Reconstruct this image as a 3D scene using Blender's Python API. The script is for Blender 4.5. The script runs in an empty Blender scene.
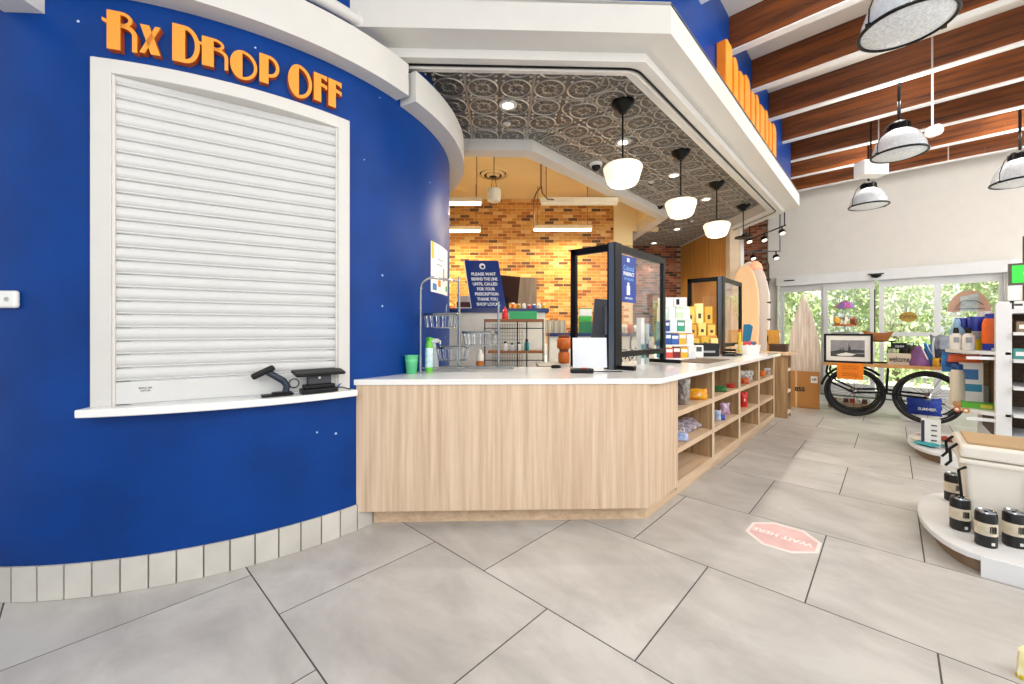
import bpy, bmesh, math, random
from mathutils import Vector, Matrix, Euler
random.seed(7)
PI = math.pi
SC = bpy.context.scene
COL = SC.collection

# ------------------------------------------------------------------ camera
# World axes follow the building: X runs along the long counter towards the
# shop front, Y runs to the left of it.  The camera stands over the origin.
TH = math.radians(43.2)
FPX = 404.27
EYE = 1.4
cam_d = bpy.data.cameras.new('camera')
cam_d.sensor_width = 36
cam_d.lens = FPX * 36 / 1024
cam_d.shift_y = -12 / 1024
cam_d.clip_start = 0.05
cam_d.clip_end = 200
cam = bpy.data.objects.new('camera', cam_d)
COL.objects.link(cam)
cam.location = (0, 0, EYE)
cam.rotation_euler = (PI / 2, 0, TH - PI / 2)
SC.camera = cam

# ------------------------------------------------------------------ light
world = bpy.data.worlds.new('sky')
SC.world = world
world.use_nodes = True
wn = world.node_tree
bgn = wn.nodes['Background']
bgn.inputs[0].default_value = (0.90, 0.95, 1.0, 1)
bgn.inputs[1].default_value = 1.0

def lamp(name, kind, loc, energy, color=(1, 1, 1), size=1.0, size_y=None, target=None, **kw):
    ld = bpy.data.lights.new(name, kind)
    ld.energy = energy
    ld.color = color
    if kind == 'AREA':
        ld.shape = 'RECTANGLE' if size_y else 'SQUARE'
        ld.size = size
        if size_y:
            ld.size_y = size_y
    elif kind == 'SUN':
        ld.angle = size
    else:
        ld.shadow_soft_size = size
    for k, v in kw.items():
        setattr(ld, k, v)
    lo = bpy.data.objects.new(name, ld)
    COL.objects.link(lo)
    lo.location = loc
    if target is not None:
        d = Vector(target) - Vector(loc)
        lo.rotation_euler = d.to_track_quat('-Z', 'Y').to_euler()
    return lo

lamp('sun', 'SUN', (20, -10, 20), 20.0, (1, 0.96, 0.88), math.radians(1.0), target=(24, 2, 0))
# unseen fill lamps added to brighten the shop, behind and beside the camera
lamp('fill_light_near', 'AREA', (-1.3, -0.7, 2.8), 88, (1, 0.98, 0.95), 3.0, 2.4, target=(1.6, 1.6, 1.7))
lamp('fill_light_aisle', 'AREA', (3.0, -3.6, 4.1), 215, (1, 0.98, 0.95), 3.5, 3.5, target=(3.6, 0.6, 0.8))
lamp('fill_light_front', 'AREA', (8.2, -4.6, 4.0), 230, (1, 0.98, 0.95), 3.0, 3.0, target=(10.0, 0.2, 1.4))
SC.view_settings.view_transform = 'Standard'
SC.view_settings.look = 'None'
SC.view_settings.gamma = 1
SC.view_settings.use_curve_mapping = False
SC.view_settings.exposure = -0.08

# ------------------------------------------------------------------ places
CT, ST = math.cos(TH), math.sin(TH)

def W(x, d, z):
    """point x metres right of the camera axis, d metres ahead, height z"""
    return Vector((x * ST + d * CT, -x * CT + d * ST, z))

def at(px, py, d):
    return W((px - 512) * d / FPX, d, EYE - (py - 330) * d / FPX)

def fl(px, py, z=0.0):
    d = FPX * (EYE - z) / (py - 330)
    return at(px, py, d)

def on_x(px, py, X):
    r = (px - 512) / FPX
    return at(px, py, X / (r * ST + CT))

def on_y(px, py, Y):
    r = (px - 512) / FPX
    return at(px, py, Y / (-r * CT + ST))

CAMZ = TH - PI / 2          # turn of things that face the camera squarely
FRZ = -PI / 4               # turn of the slanted counter front

# ------------------------------------------------------------------ materials
def lin(h):
    h = h.lstrip('#')
    o = []
    for i in (0, 2, 4):
        c = int(h[i:i + 2], 16) / 255
        o.append(c / 12.92 if c <= 0.04045 else ((c + 0.055) / 1.055) ** 2.4)
    return (*o, 1)

_M = {}

def mat(name, hx, rough=0.5, metal=0.0, var=0.06, vs=6.0, bump=0.0, bs=60.0, emit=0.0, trans=0.0, alpha=1.0, rand=0.0, coat=0.0, sc=(1, 1, 1), hx2=None, spec=None):
    if name in _M:
        return _M[name]
    m = bpy.data.materials.new(name)
    m.use_nodes = True
    nt = m.node_tree
    b = nt.nodes['Principled BSDF']
    b.inputs['Roughness'].default_value = rough
    b.inputs['Metallic'].default_value = metal
    b.inputs['Coat Weight'].default_value = coat
    if spec is not None:
        b.inputs['Specular IOR Level'].default_value = spec
    c = lin(hx)
    tc = nt.nodes.new('ShaderNodeTexCoord')
    mp = nt.nodes.new('ShaderNodeMapping')
    mp.inputs['Scale'].default_value = sc
    nt.links.new(tc.outputs['Object'], mp.inputs[0])
    nz = nt.nodes.new('ShaderNodeTexNoise')
    nz.inputs['Scale'].default_value = vs
    nz.inputs['Detail'].default_value = 6
    nt.links.new(mp.outputs[0], nz.inputs['Vector'])
    cr = nt.nodes.new('ShaderNodeValToRGB')
    c2 = lin(hx2) if hx2 else None
    cr.color_ramp.elements[0].position = 0.3
    cr.color_ramp.elements[1].position = 0.7
    if c2:
        cr.color_ramp.elements[0].color = c2
        cr.color_ramp.elements[1].color = c
    else:
        cr.color_ramp.elements[0].color = (*[x * (1 - var) for x in c[:3]], 1)
        cr.color_ramp.elements[1].color = (*[min(1, x * (1 + var)) for x in c[:3]], 1)
    nt.links.new(nz.outputs['Fac'], cr.inputs[0])
    out = cr.outputs[0]
    if rand:
        oi = nt.nodes.new('ShaderNodeObjectInfo')
        ml = nt.nodes.new('ShaderNodeMapRange')
        ml.inputs[3].default_value = 1 - rand
        ml.inputs[4].default_value = 1 + rand
        nt.links.new(oi.outputs['Random'], ml.inputs[0])
        mx = nt.nodes.new('ShaderNodeVectorMath')
        mx.operation = 'SCALE'
        nt.links.new(out, mx.inputs[0])
        nt.links.new(ml.outputs[0], mx.inputs['Scale'])
        out = mx.outputs[0]
    nt.links.new(out, b.inputs['Base Color'])
    if bump:
        n2 = nt.nodes.new('ShaderNodeTexNoise')
        n2.inputs['Scale'].default_value = bs
        n2.inputs['Detail'].default_value = 4
        nt.links.new(mp.outputs[0], n2.inputs['Vector'])
        bp = nt.nodes.new('ShaderNodeBump')
        bp.inputs['Strength'].default_value = bump
        bp.inputs['Distance'].default_value = 0.01
        nt.links.new(n2.outputs['Fac'], bp.inputs['Height'])
        nt.links.new(bp.outputs[0], b.inputs['Normal'])
    if emit:
        b.inputs['Emission Color'].default_value = c
        b.inputs['Emission Strength'].default_value = emit
    if trans:
        b.inputs['Transmission Weight'].default_value = trans
    _M[name] = m
    return m

def wood(name, light, dark, sc=(30, 30, 1.2), rough=0.5, planks=None, rand=0.0, bump=0.05):
    """two-tone grain stretched along the axis with the small scale"""
    if name in _M:
        return _M[name]
    m = bpy.data.materials.new(name)
    m.use_nodes = True
    nt = m.node_tree
    b = nt.nodes['Principled BSDF']
    b.inputs['Roughness'].default_value = rough
    tc = nt.nodes.new('ShaderNodeTexCoord')
    mp = nt.nodes.new('ShaderNodeMapping')
    mp.inputs['Scale'].default_value = sc
    nt.links.new(tc.outputs['Object'], mp.inputs[0])
    nz = nt.nodes.new('ShaderNodeTexNoise')
    nz.inputs['Scale'].default_value = 1.0
    nz.inputs['Detail'].default_value = 8
    nz.inputs['Roughness'].default_value = 0.65
    nt.links.new(mp.outputs[0], nz.inputs['Vector'])
    cr = nt.nodes.new('ShaderNodeValToRGB')
    cr.color_ramp.elements[0].position = 0.32
    cr.color_ramp.elements[0].color = lin(dark)
    cr.color_ramp.elements[1].position = 0.66
    cr.color_ramp.elements[1].color = lin(light)
    nt.links.new(nz.outputs['Fac'], cr.inputs[0])
    out = cr.outputs[0]
    if rand:
        oi = nt.nodes.new('ShaderNodeObjectInfo')
        ml = nt.nodes.new('ShaderNodeMapRange')
        ml.inputs[3].default_value = 1 - rand
        ml.inputs[4].default_value = 1 + rand
        nt.links.new(oi.outputs['Random'], ml.inputs[0])
        mx = nt.nodes.new('ShaderNodeVectorMath')
        mx.operation = 'SCALE'
        nt.links.new(out, mx.inputs[0])
        nt.links.new(ml.outputs[0], mx.inputs['Scale'])
        out = mx.outputs[0]
    nt.links.new(out, b.inputs['Base Color'])
    bp = nt.nodes.new('ShaderNodeBump')
    bp.inputs['Strength'].default_value = bump
    bp.inputs['Distance'].default_value = 0.005
    nt.links.new(nz.outputs['Fac'], bp.inputs['Height'])
    nt.links.new(bp.outputs[0], b.inputs['Normal'])
    _M[name] = m
    return m

def glass(name='clear_glass', tint=(1, 1, 1, 1), refl=0.12):
    if name in _M:
        return _M[name]
    m = bpy.data.materials.new(name)
    m.use_nodes = True
    nt = m.node_tree
    nt.nodes.remove(nt.nodes['Principled BSDF'])
    tr = nt.nodes.new('ShaderNodeBsdfTransparent')
    tr.inputs[0].default_value = tint
    gl = nt.nodes.new('ShaderNodeBsdfGlossy')
    gl.inputs['Roughness'].default_value = 0.02
    lw = nt.nodes.new('ShaderNodeLayerWeight')
    pw_ = nt.nodes.new('ShaderNodeMath')
    pw_.operation = 'POWER'
    pw_.inputs[1].default_value = 3.0
    nt.links.new(lw.outputs['Facing'], pw_.inputs[0])
    fr = nt.nodes.new('ShaderNodeMath')
    fr.operation = 'MULTIPLY_ADD'
    fr.inputs[1].default_value = 0.85
    fr.inputs[2].default_value = 0.03
    nt.links.new(pw_.outputs[0], fr.inputs[0])
    mx = nt.nodes.new('ShaderNodeMixShader')
    nt.links.new(fr.outputs[0], mx.inputs[0])
    nt.links.new(tr.outputs[0], mx.inputs[1])
    nt.links.new(gl.outputs[0], mx.inputs[2])
    nt.links.new(mx.outputs[0], nt.nodes['Material Output'].inputs[0])
    _M[name] = m
    return m

WHITE = mat('white_paint', '#d2d0cc', 0.45, var=0.02)
WALLW = mat('white_wall_paint', '#d3d0ca', 0.7, var=0.02)
BLUE = mat('blue_wall_paint', '#023d8c', 0.38, var=0.10, vs=2.5, bump=0.02, bs=90, hx2='#023378', spec=0.2)
def chips(m):
    """a few small white paint chips scattered over the wall"""
    nt = m.node_tree
    b = nt.nodes['Principled BSDF']
    src = b.inputs['Base Color'].links[0].from_socket
    tc = nt.nodes.new('ShaderNodeTexCoord')
    vo = nt.nodes.new('ShaderNodeTexVoronoi')
    vo.inputs['Scale'].default_value = 6.5
    nt.links.new(tc.outputs['Object'], vo.inputs['Vector'])
    lt = nt.nodes.new('ShaderNodeMath')
    lt.operation = 'LESS_THAN'
    lt.inputs[1].default_value = 0.055
    nt.links.new(vo.outputs['Distance'], lt.inputs[0])
    sx = nt.nodes.new('ShaderNodeSeparateColor')
    nt.links.new(vo.outputs['Color'], sx.inputs[0])
    gt = nt.nodes.new('ShaderNodeMath')
    gt.operation = 'GREATER_THAN'
    gt.inputs[1].default_value = 0.6
    nt.links.new(sx.outputs[0], gt.inputs[0])
    an = nt.nodes.new('ShaderNodeMath')
    an.operation = 'MULTIPLY'
    nt.links.new(lt.outputs[0], an.inputs[0])
    nt.links.new(gt.outputs[0], an.inputs[1])
    mx = nt.nodes.new('ShaderNodeMix')
    mx.data_type = 'RGBA'
    nt.links.new(an.outputs[0], mx.inputs[0])
    nt.links.new(src, mx.inputs[6])
    mx.inputs[7].default_value = lin('#b9cbe6')
    nt.links.new(mx.outputs[2], b.inputs['Base Color'])
chips(BLUE)
BLACK = mat('black_metal', '#060607', 0.35, var=0.1, spec=0.25)
BLKP = mat('black_plastic', '#0f1012', 0.45, var=0.1, spec=0.3)
GREYP = mat('dark_grey_plastic', '#3a3d42', 0.5)
CHROME = mat('chrome', '#a9adb2', 0.2, 1.0)
ALU = mat('aluminium', '#6d7580', 0.35, 0.8)
WPL = mat('white_plastic', '#ecebe8', 0.35, var=0.02)
PAPER = mat('paper', '#f2f0ec', 0.8, var=0.02)
STONE = mat('white_stone', '#efeeec', 0.10, var=0.03, vs=3)
OAK = wood('pale_oak', '#e2c9ae', '#c3a688', (26, 26, 0.9), 0.5)
OAKX = wood('pale_oak_lengthwise', '#e0c6a8', '#c4a380', (1.2, 20, 26), 0.5)
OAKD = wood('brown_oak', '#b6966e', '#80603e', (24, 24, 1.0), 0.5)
REDWOOD = wood('dark_stained_boards', '#8c4a14', '#260b02', (4, 0.8, 15), 0.45, rand=0.15, bump=0.12)
GLASS = glass()
NAVY = mat('navy_laminate', '#122a63', 0.35)
ORANGE = mat('orange_enamel', '#f39a32', 0.4, var=0.04)
ORANGED = mat('deep_orange_edge', '#c65a10', 0.45)
ORANGES = mat('orange_letter_paint', '#f08316', 0.4, var=0.08)
KRAFT = mat('kraft_cardboard', '#b98347', 0.8, var=0.08, vs=4)
CREAM = mat('cream_ceiling_paint', '#efdcae', 0.7, var=0.04, vs=1.5)

# ------------------------------------------------------------------ mesh kit
class MB:
    def __init__(s):
        s.bm = bmesh.new()

    def _add(s, vs, fs, M=None):
        M = M or Matrix()
        v = [s.bm.verts.new(M @ Vector(p)) for p in vs]
        for f in fs:
            try:
                s.bm.faces.new([v[i] for i in f])
            except ValueError:
                pass
        return s

    def box(s, c, d, M=None, rz=0.0):
        x, y, z = d[0] / 2, d[1] / 2, d[2] / 2
        vs = [(-x, -y, -z), (x, -y, -z), (x, y, -z), (-x, y, -z), (-x, -y, z), (x, -y, z), (x, y, z), (-x, y, z)]
        T = Matrix.Translation(c) @ Matrix.Rotation(rz, 4, 'Z')
        if M:
            T = M @ T
        return s._add(vs, [(0, 3, 2, 1), (4, 5, 6, 7), (0, 1, 5, 4), (1, 2, 6, 5), (2, 3, 7, 6), (3, 0, 4, 7)], T)

    def b2(s, a, b, M=None):
        """box from corner a to corner b"""
        return s.box([(p + q) / 2 for p, q in zip(a, b)], [abs(q - p) for p, q in zip(a, b)], M)

    def prism(s, poly, z0, z1, M=None):
        n = len(poly)
        ar = sum(poly[i][0] * poly[(i + 1) % n][1] - poly[(i + 1) % n][0] * poly[i][1] for i in range(n))
        if ar < 0:
            poly = poly[::-1]
        vs = [(p[0], p[1], z0) for p in poly] + [(p[0], p[1], z1) for p in poly]
        fs = [tuple(range(n - 1, -1, -1)), tuple(range(n, 2 * n))]
        fs += [(i, (i + 1) % n, n + (i + 1) % n, n + i) for i in range(n)]
        return s._add(vs, fs, M)

    def strip(s, outer, inner, z0, z1, M=None):
        """band between two polylines of equal length"""
        n = len(outer)
        for i in range(n - 1):
            s.prism([outer[i], outer[i + 1], inner[i + 1], inner[i]], z0, z1, M)
        bmesh.ops.remove_doubles(s.bm, verts=s.bm.verts, dist=1e-5)
        return s

    def tube(s, pts, r, n=8, closed=False, M=None, taper=None):
        P = [Vector(p) for p in pts]
        k = len(P)
        rings = []
        nrm = None
        for i in range(k):
            if closed:
                t = P[(i + 1) % k] - P[i - 1]
            else:
                t = P[min(i + 1, k - 1)] - P[max(i - 1, 0)]
            t.normalize()
            if nrm is None:
                nrm = t.orthogonal().normalized()
            else:
                nrm = (nrm - t * nrm.dot(t))
                if nrm.length < 1e-6:
                    nrm = t.orthogonal()
                nrm.normalize()
            bi = t.cross(nrm)
            rr = r if taper is None else r * (1 + (taper - 1) * i / max(1, k - 1))
            rings.append([P[i] + (nrm * math.cos(2 * PI * j / n) + bi * math.sin(2 * PI * j / n)) * rr for j in range(n)])
        vs = [v for q in rings for v in q]
        fs = []
        for i in range(k if closed else k - 1):
            a, b = i * n, ((i + 1) % k) * n
            for j in range(n):
                fs.append((a + j, a + (j + 1) % n, b + (j + 1) % n, b + j))
        if not closed:
            fs += [tuple(range(n - 1, -1, -1)), tuple(range((k - 1) * n, k * n))]
        return s._add(vs, fs, M)

    def lathe(s, prof, n=20, M=None, a0=0.0, a1=2 * PI, caps=True):
        """prof: (radius, height) from bottom to top"""
        full = abs(a1 - a0 - 2 * PI) < 1e-6
        m = n if full else n + 1
        vs, fs = [], []
        for r, z in prof:
            for j in range(m):
                a = a0 + (a1 - a0) * j / n
                vs.append((max(r, 1e-5) * math.cos(a), max(r, 1e-5) * math.sin(a), z))
        for i in range(len(prof) - 1):
            for j in range(n):
                k = (j + 1) % m
                fs.append((i * m + j, i * m + k, (i + 1) * m + k, (i + 1) * m + j))
        if full and caps:
            fs += [tuple(range(m - 1, -1, -1)), tuple(range((len(prof) - 1) * m, len(prof) * m))]
        return s._add(vs, fs, M)

    def ball(s, c, r, n=12, sc=(1, 1, 1), M=None):
        prof = [(math.sin(PI * i / 8) * 1.0, -math.cos(PI * i / 8)) for i in range(9)]
        T = Matrix.Translation(c) @ Matrix.Diagonal((r * sc[0], r * sc[1], r * sc[2], 1))
        return s.lathe(prof, n, (M @ T) if M else T)

    def pillow(s, w, h, t, M=None, seed=0, crimp=0.12, n=10, crinkle=0.18):
        """stuffed bag standing on its lower edge, flat sealed ends"""
        rnd = random.Random(seed)
        vs, fs = [], []
        for side in (1, -1):
            for j in range(n + 1):
                for i in range(n + 1):
                    u, v = i / n * 2 - 1, j / n * 2 - 1
                    th = max(0, 1 - abs(u) ** 3) * max(0, 1 - abs(v / (1 - crimp * 0.5)) ** 4)
                    q = t / 2 * th * (1 + rnd.uniform(-crinkle, crinkle))
                    ex = 1 + (0.05 * math.sin(3.1 * v + seed) + 0.04 * math.sin(7.7 * v + 2 * seed)) - 0.10 * (1 - v * v)
                    ez = 0.035 * h * math.sin(5.3 * u + seed) * (v + 1) / 2
                    vs.append((u * w / 2 * ex * (1 - 0.05 * th), side * q, (v + 1) * h / 2 + ez))
        m = (n + 1) ** 2
        for j in range(n):
            for i in range(n):
                a = j * (n + 1) + i
                fs.append((a, a + 1, a + n + 2, a + n + 1))
                fs.append((m + a + n + 1, m + a + n + 2, m + a + 1, m + a))
        return s._add(vs, fs, M)

    def build(s, name, m, parent=None, smooth=False, bevel=0.0, seg=2, loc=None, rz=0.0):
        bmesh.ops.recalc_face_normals(s.bm, faces=s.bm.faces)
        me = bpy.data.meshes.new(name)
        s.bm.to_mesh(me)
        s.bm.free()
        o = bpy.data.objects.new(name, me)
        COL.objects.link(o)
        if m:
            me.materials.append(m)
        if smooth:
            for p in me.polygons:
                p.use_smooth = True
            md = None
            try:
                me.set_sharp_from_angle(angle=math.radians(42))
            except Exception:
                pass
        if bevel:
            md = o.modifiers.new('bevel', 'BEVEL')
            md.width = bevel
            md.segments = seg
            md.limit_method = 'ANGLE'
            md.angle_limit = math.radians(40)
        if parent:
            o.parent = parent
        if loc is not None:
            o.location = loc
        o.rotation_euler.z = rz
        return o

def tag(o, label=None, cat=None, group=None, kind=None):
    if label:
        o['label'] = label
    if cat:
        o['category'] = cat
    if group:
        o['group'] = group
    if kind:
        o['kind'] = kind
    return o

def thing(name, label, cat, loc=(0, 0, 0), rz=0.0, group=None, kind=None):
    o = bpy.data.objects.new(name, None)
    o.empty_display_size = 0.1
    COL.objects.link(o)
    o.location = loc
    o.rotation_euler = (0, 0, rz)
    return tag(o, label, cat, group, kind)

def dup(root, loc, rz=None, label=None, mats=None):
    r = root.copy()
    COL.objects.link(r)
    r.location = loc
    if rz is not None:
        r.rotation_euler = (0, 0, rz)
    if label:
        r['label'] = label
    for ch in list(root.children):
        c = ch.copy()
        COL.objects.link(c)
        c.parent = r
        for g in list(ch.children):
            d = g.copy()
            COL.objects.link(d)
            d.parent = c
    return r

def set_mat(o, m):
    """own material on a copy that shares its mesh"""
    o.data = o.data.copy()
    o.data.materials.clear()
    o.data.materials.append(m)

def text(body, size, m, parent, M, name='lettering', ext=0.001, width=None, bold=0.0, align='CENTER', spacing=1.0):
    cu = bpy.data.curves.new(name, 'FONT')
    cu.body = body
    cu.size = size
    cu.align_x = align
    cu.align_y = 'CENTER'
    cu.extrude = ext
    cu.offset = bold
    cu.space_line = spacing
    cu.resolution_u = 3
    t = bpy.data.objects.new(name, cu)
    COL.objects.link(t)
    me = bpy.data.meshes.new_from_object(t)
    COL.objects.unlink(t)
    bpy.data.objects.remove(t)
    if width:
        xs = [v.co.x for v in me.vertices]
        k = width / max(1e-6, max(xs) - min(xs))
        me.transform(Matrix.Diagonal((k, 1, 1, 1)))
    me.transform(M)
    o = bpy.data.objects.new(name, me)
    COL.objects.link(o)
    me.materials.clear()
    me.materials.append(m)
    if parent:
        o.parent = parent
    return o

# text standing upright facing local -Y
UP = Matrix.Rotation(PI / 2, 4, 'X')

def T(x, y, z):
    return Matrix.Translation((x, y, z))

# ================================================================== FLOOR
TS = 0.9375
U0 = 0.6645
floor = MB().b2((-4, -9, -0.06), (12.6, 10, -0.0012)).build('floor', mat('dark_grout', '#4a4845', 0.8))
tag(floor, 'large format pale grey concrete look tiles laid in running bond', 'floor', kind='structure')

def floor_mat():
    m = bpy.data.materials.new('grey_floor_tile')
    m.use_nodes = True
    nt = m.node_tree
    b = nt.nodes['Principled BSDF']
    tc = nt.nodes.new('ShaderNodeTexCoord')
    oi = nt.nodes.new('ShaderNodeObjectInfo')
    ad = nt.nodes.new('ShaderNodeVectorMath')
    ad.operation = 'MULTIPLY_ADD'
    ad.inputs[1].default_value = (1, 1, 1)
    sc = nt.nodes.new('ShaderNodeVectorMath')
    sc.operation = 'SCALE'
    sc.inputs['Scale'].default_value = 37.0
    nt.links.new(oi.outputs['Location'], sc.inputs[0])
    nt.links.new(tc.outputs['Object'], ad.inputs[0])
    nt.links.new(sc.outputs[0], ad.inputs[2])
    mp = nt.nodes.new('ShaderNodeMapping')
    mp.inputs['Scale'].default_value = (1.9, 1.1, 1)
    nt.links.new(ad.outputs[0], mp.inputs[0])
    nz = nt.nodes.new('ShaderNodeTexNoise')
    nz.inputs['Scale'].default_value = 1.5
    nz.inputs['Detail'].default_value = 9
    nz.inputs['Roughness'].default_value = 0.62
    nz.inputs['Distortion'].default_value = 0.4
    nt.links.new(mp.outputs[0], nz.inputs['Vector'])
    cr = nt.nodes.new('ShaderNodeValToRGB')
    cr.color_ramp.elements[0].position = 0.30
    cr.color_ramp.elements[0].color = lin('#a8a5a1')
    cr.color_ramp.elements[1].position = 0.62
    cr.color_ramp.elements[1].color = lin('#c8c5c1')
    e = cr.color_ramp.elements.new(0.47)
    e.color = lin('#bab6b2')
    nt.links.new(nz.outputs['Fac'], cr.inputs[0])
    ml = nt.nodes.new('ShaderNodeMapRange')
    ml.inputs[3].default_value = 0.94
    ml.inputs[4].default_value = 1.05
    nt.links.new(oi.outputs['Random'], ml.inputs[0])
    mx = nt.nodes.new('ShaderNodeVectorMath')
    mx.operation = 'SCALE'
    nt.links.new(cr.outputs[0], mx.inputs[0])
    nt.links.new(ml.outputs[0], mx.inputs['Scale'])
    nt.links.new(mx.outputs[0], b.inputs['Base Color'])
    b.inputs['Roughness'].default_value = 0.36
    b.inputs['Specular IOR Level'].default_value = 0.45
    bp = nt.nodes.new('ShaderNodeBump')
    bp.inputs['Strength'].default_value = 0.05
    bp.inputs['Distance'].default_value = 0.004
    nt.links.new(nz.outputs['Fac'], bp.inputs['Height'])
    nt.links.new(bp.outputs[0], b.inputs['Normal'])
    return m

FT = floor_mat()
g = 0.0036
tile0 = MB().b2((g, g, -0.012), (TS - g, TS - g, 0)).build('tile', FT, floor, bevel=0)
first = True
for r in range(-2, 11):
    off = 0.319 if r % 2 == 0 else 0.319 + TS / 2
    for c in range(-8, 5):
        x, y = U0 + TS * r, off + TS * c + (TS / 2 if False else 0)
        # rows at r = 0 start on 1.26, r = 1 on 0.79
        if r % 2 == 0:
            y = 1.262 - TS + TS * c
        else:
            y = 0.792 - TS + TS * c
        t = tile0 if first else tile0.copy()
        if not first:
            COL.objects.link(t)
        t.location = (x, y, 0)
        first = False

# ================================================================== DRUM WALL
C0 = Vector((1.1620, 4.7147, 0))
R0 = 1.9882
TOPZ = 4.62

def dr(phi, r=R0, z=0.0):
    a = math.radians(phi)
    return Vector((C0.x + r * math.cos(a), C0.y + r * math.sin(a), z))

def arc_band(mb, p0, p1, r0, r1, z0, z1, step=1.5):
    n = max(1, int(abs(p1 - p0) / step))
    ph = [p0 + (p1 - p0) * i / n for i in range(n + 1)]
    vs, fs = [], []
    for p in ph:
        vs += [dr(p, r1, z0), dr(p, r1, z1), dr(p, r0, z1), dr(p, r0, z0)]
    for i in range(n):
        a, b = 4 * i, 4 * i + 4
        for k in range(4):
            fs.append((a + k, b + k, b + (k + 1) % 4, a + (k + 1) % 4))
    fs += [(0, 1, 2, 3), (4 * n + 3, 4 * n + 2, 4 * n + 1, 4 * n)]
    return mb._add(vs, fs)

WL, WR, WB, WT = -121.7, -89.5, 0.985, 2.765      # shutter opening
mb = MB()
arc_band(mb, -178, WL, R0 - 0.14, R0, 0.0, TOPZ)
arc_band(mb, WR, 5, R0 - 0.14, R0, 0.0, TOPZ)
arc_band(mb, WL, WR, R0 - 0.14, R0, 0.0, WB)
arc_band(mb, WL, WR, R0 - 0.14, R0, WT, TOPZ)
drum = mb.build('wall_left', BLUE, smooth=True)
tag(drum, 'blue painted curved drum wall around the shutter', 'wall', kind='structure')

# tiled skirting: every tile its own piece
bb = MB()
arc_band(bb, -178, -81.2, R0, R0 + 0.002, 0, 0.18)
base = bb.build('baseboard_left', mat('skirting_grout', '#8d8a85', 0.8), smooth=True)
tag(base, 'pale stone tile skirting at the foot of the blue curved wall', 'baseboard', kind='structure')
SKT = mat('skirting_tile', '#c9c5bd', 0.45, var=0.08, vs=5, rand=0.06)
dphi = math.degrees(0.1228 / (R0 + 0.012))
k = 0
p = -82.0
while p > -176:
    tb = MB()
    arc_band(tb, p - dphi + 0.12, p - 0.12, R0 + 0.001, R0 + 0.014, 0.002, 0.18, step=1.2)
    tb.build('tile', SKT, base, smooth=True)
    p -= dphi

# white mouldings round the drum
def moulding(name, label, p0, p1, r1, z0, z1):
    m = MB()
    arc_band(m, p0, p1, R0 - 0.02, r1, z0, z1, step=1.0)
    o = m.build(name, WHITE, smooth=True)
    return tag(o, label, 'trim', kind='structure')

moulding('trim_1', 'white curved moulding band above the orange letters', -150, -75.3, R0 + 0.125, 3.175, 3.415)
moulding('trim_2', 'white curved moulding end block beside the tin ceiling', -74.0, 5, R0 + 0.155, 3.15, 3.385)
tr3 = MB()
tr3.tube([dr(-150 + i * 1.2, R0 + 0.03, 3.545) for i in range(55)], 0.042, 10)
o = tr3.build('trim_3', WHITE, smooth=True)
tag(o, 'thin rounded white moulding high on the blue drum wall', 'trim', kind='structure')

# ---- window casing and roll-down shutter
win = thing('window_1', 'white framed pharmacy hatch closed by a roll-down shutter', 'window', dr(-106, R0, WB), 0, kind='structure')
win.location = (0, 0, 0)
FL, FR_, FB, FTZ = -124.2, -87.3, 0.995, 2.83
fm = MB()
arc_band(fm, FL, WL + 0.1, R0 - 0.13, R0 + 0.028, FB, FTZ)
arc_band(fm, WR - 0.1, FR_, R0 - 0.13, R0 + 0.028, FB, FTZ)
arc_band(fm, WL, WR, R0 - 0.15, R0 + 0.028, WT - 0.012, FTZ)
fm.build('window_frame', WHITE, win, smooth=True, bevel=0.004)
sm = MB()
arc_band(sm, -124.6, -86.85, R0 - 0.15, R0 + 0.105, 0.955, 0.997, step=1.0)
sm.build('window_sill', STONE, win, smooth=True, bevel=0.006)

pL, pR = dr(WL + 0.1, R0 - 0.006, 0), dr(WR - 0.1, R0 - 0.006, 0)
mid = (pL + pR) / 2
chord = (pR - pL).length
cang = math.atan2((pR - pL).y, (pR - pL).x)
sh = thing('roller_shutter', 'white roll-down slatted shutter closed in the hatch of the blue wall', 'shutter', (mid.x, mid.y, 0.998), cang)
SHM = mat('white_shutter_slat', '#cfcfce', 0.42, var=0.02)
def slat_mesh(h, L):
    prof = [(0.0, 0.0), (-0.003, 0.003), (-0.010, 0.005), (-0.010, 0.010), (-0.005, 0.013), (-0.012, 0.019), (-0.017, h * 0.5), (-0.015, h * 0.80), (-0.008, h * 0.94), (-0.002, h - 0.002), (0.006, h - 0.002), (0.006, 0.0)]
    m = MB()
    n = len(prof)
    vs = [(-L / 2, y, z) for y, z in prof] + [(L / 2, y, z) for y, z in prof]
    fs = [(i, (i + 1) % n, n + (i + 1) % n, n + i) for i in range(n)]
    fs += [tuple(range(n)), tuple(range(2 * n - 1, n - 1, -1))]
    return m._add(vs, fs)
SH = 0.0722
s0 = slat_mesh(SH, chord - 0.01).build('slat', SHM, sh, smooth=True)
for i in range(23):
    s = s0 if i == 0 else s0.copy()
    if i:
        COL.objects.link(s)
    s.location = (0, 0, 0.125 + SH * i)
MB().b2((-chord / 2 + 0.004, -0.02, 0.004), (chord / 2 - 0.004, 0.006, 0.122)).build('bottom_bar', SHM, sh, bevel=0.004)
lk = MB()
lk.tube([(0.27 * chord + 0.028 * math.cos(a * PI / 10), -0.022, 0.062 + 0.028 * math.sin(a * PI / 10)) for a in range(20)], 0.0035, 6, closed=True)
lk.build('lock_ring', BLKP, sh)
tx = MAT_TXT = mat('black_print', '#141414', 0.6)
text('ROLL-UP', 0.014, tx, sh, T(-0.42, -0.0215, 0.085) @ UP, ext=0.0004)
text('SHUTTER', 0.010, tx, sh, T(-0.42, -0.0215, 0.07) @ UP, ext=0.0004)
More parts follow.
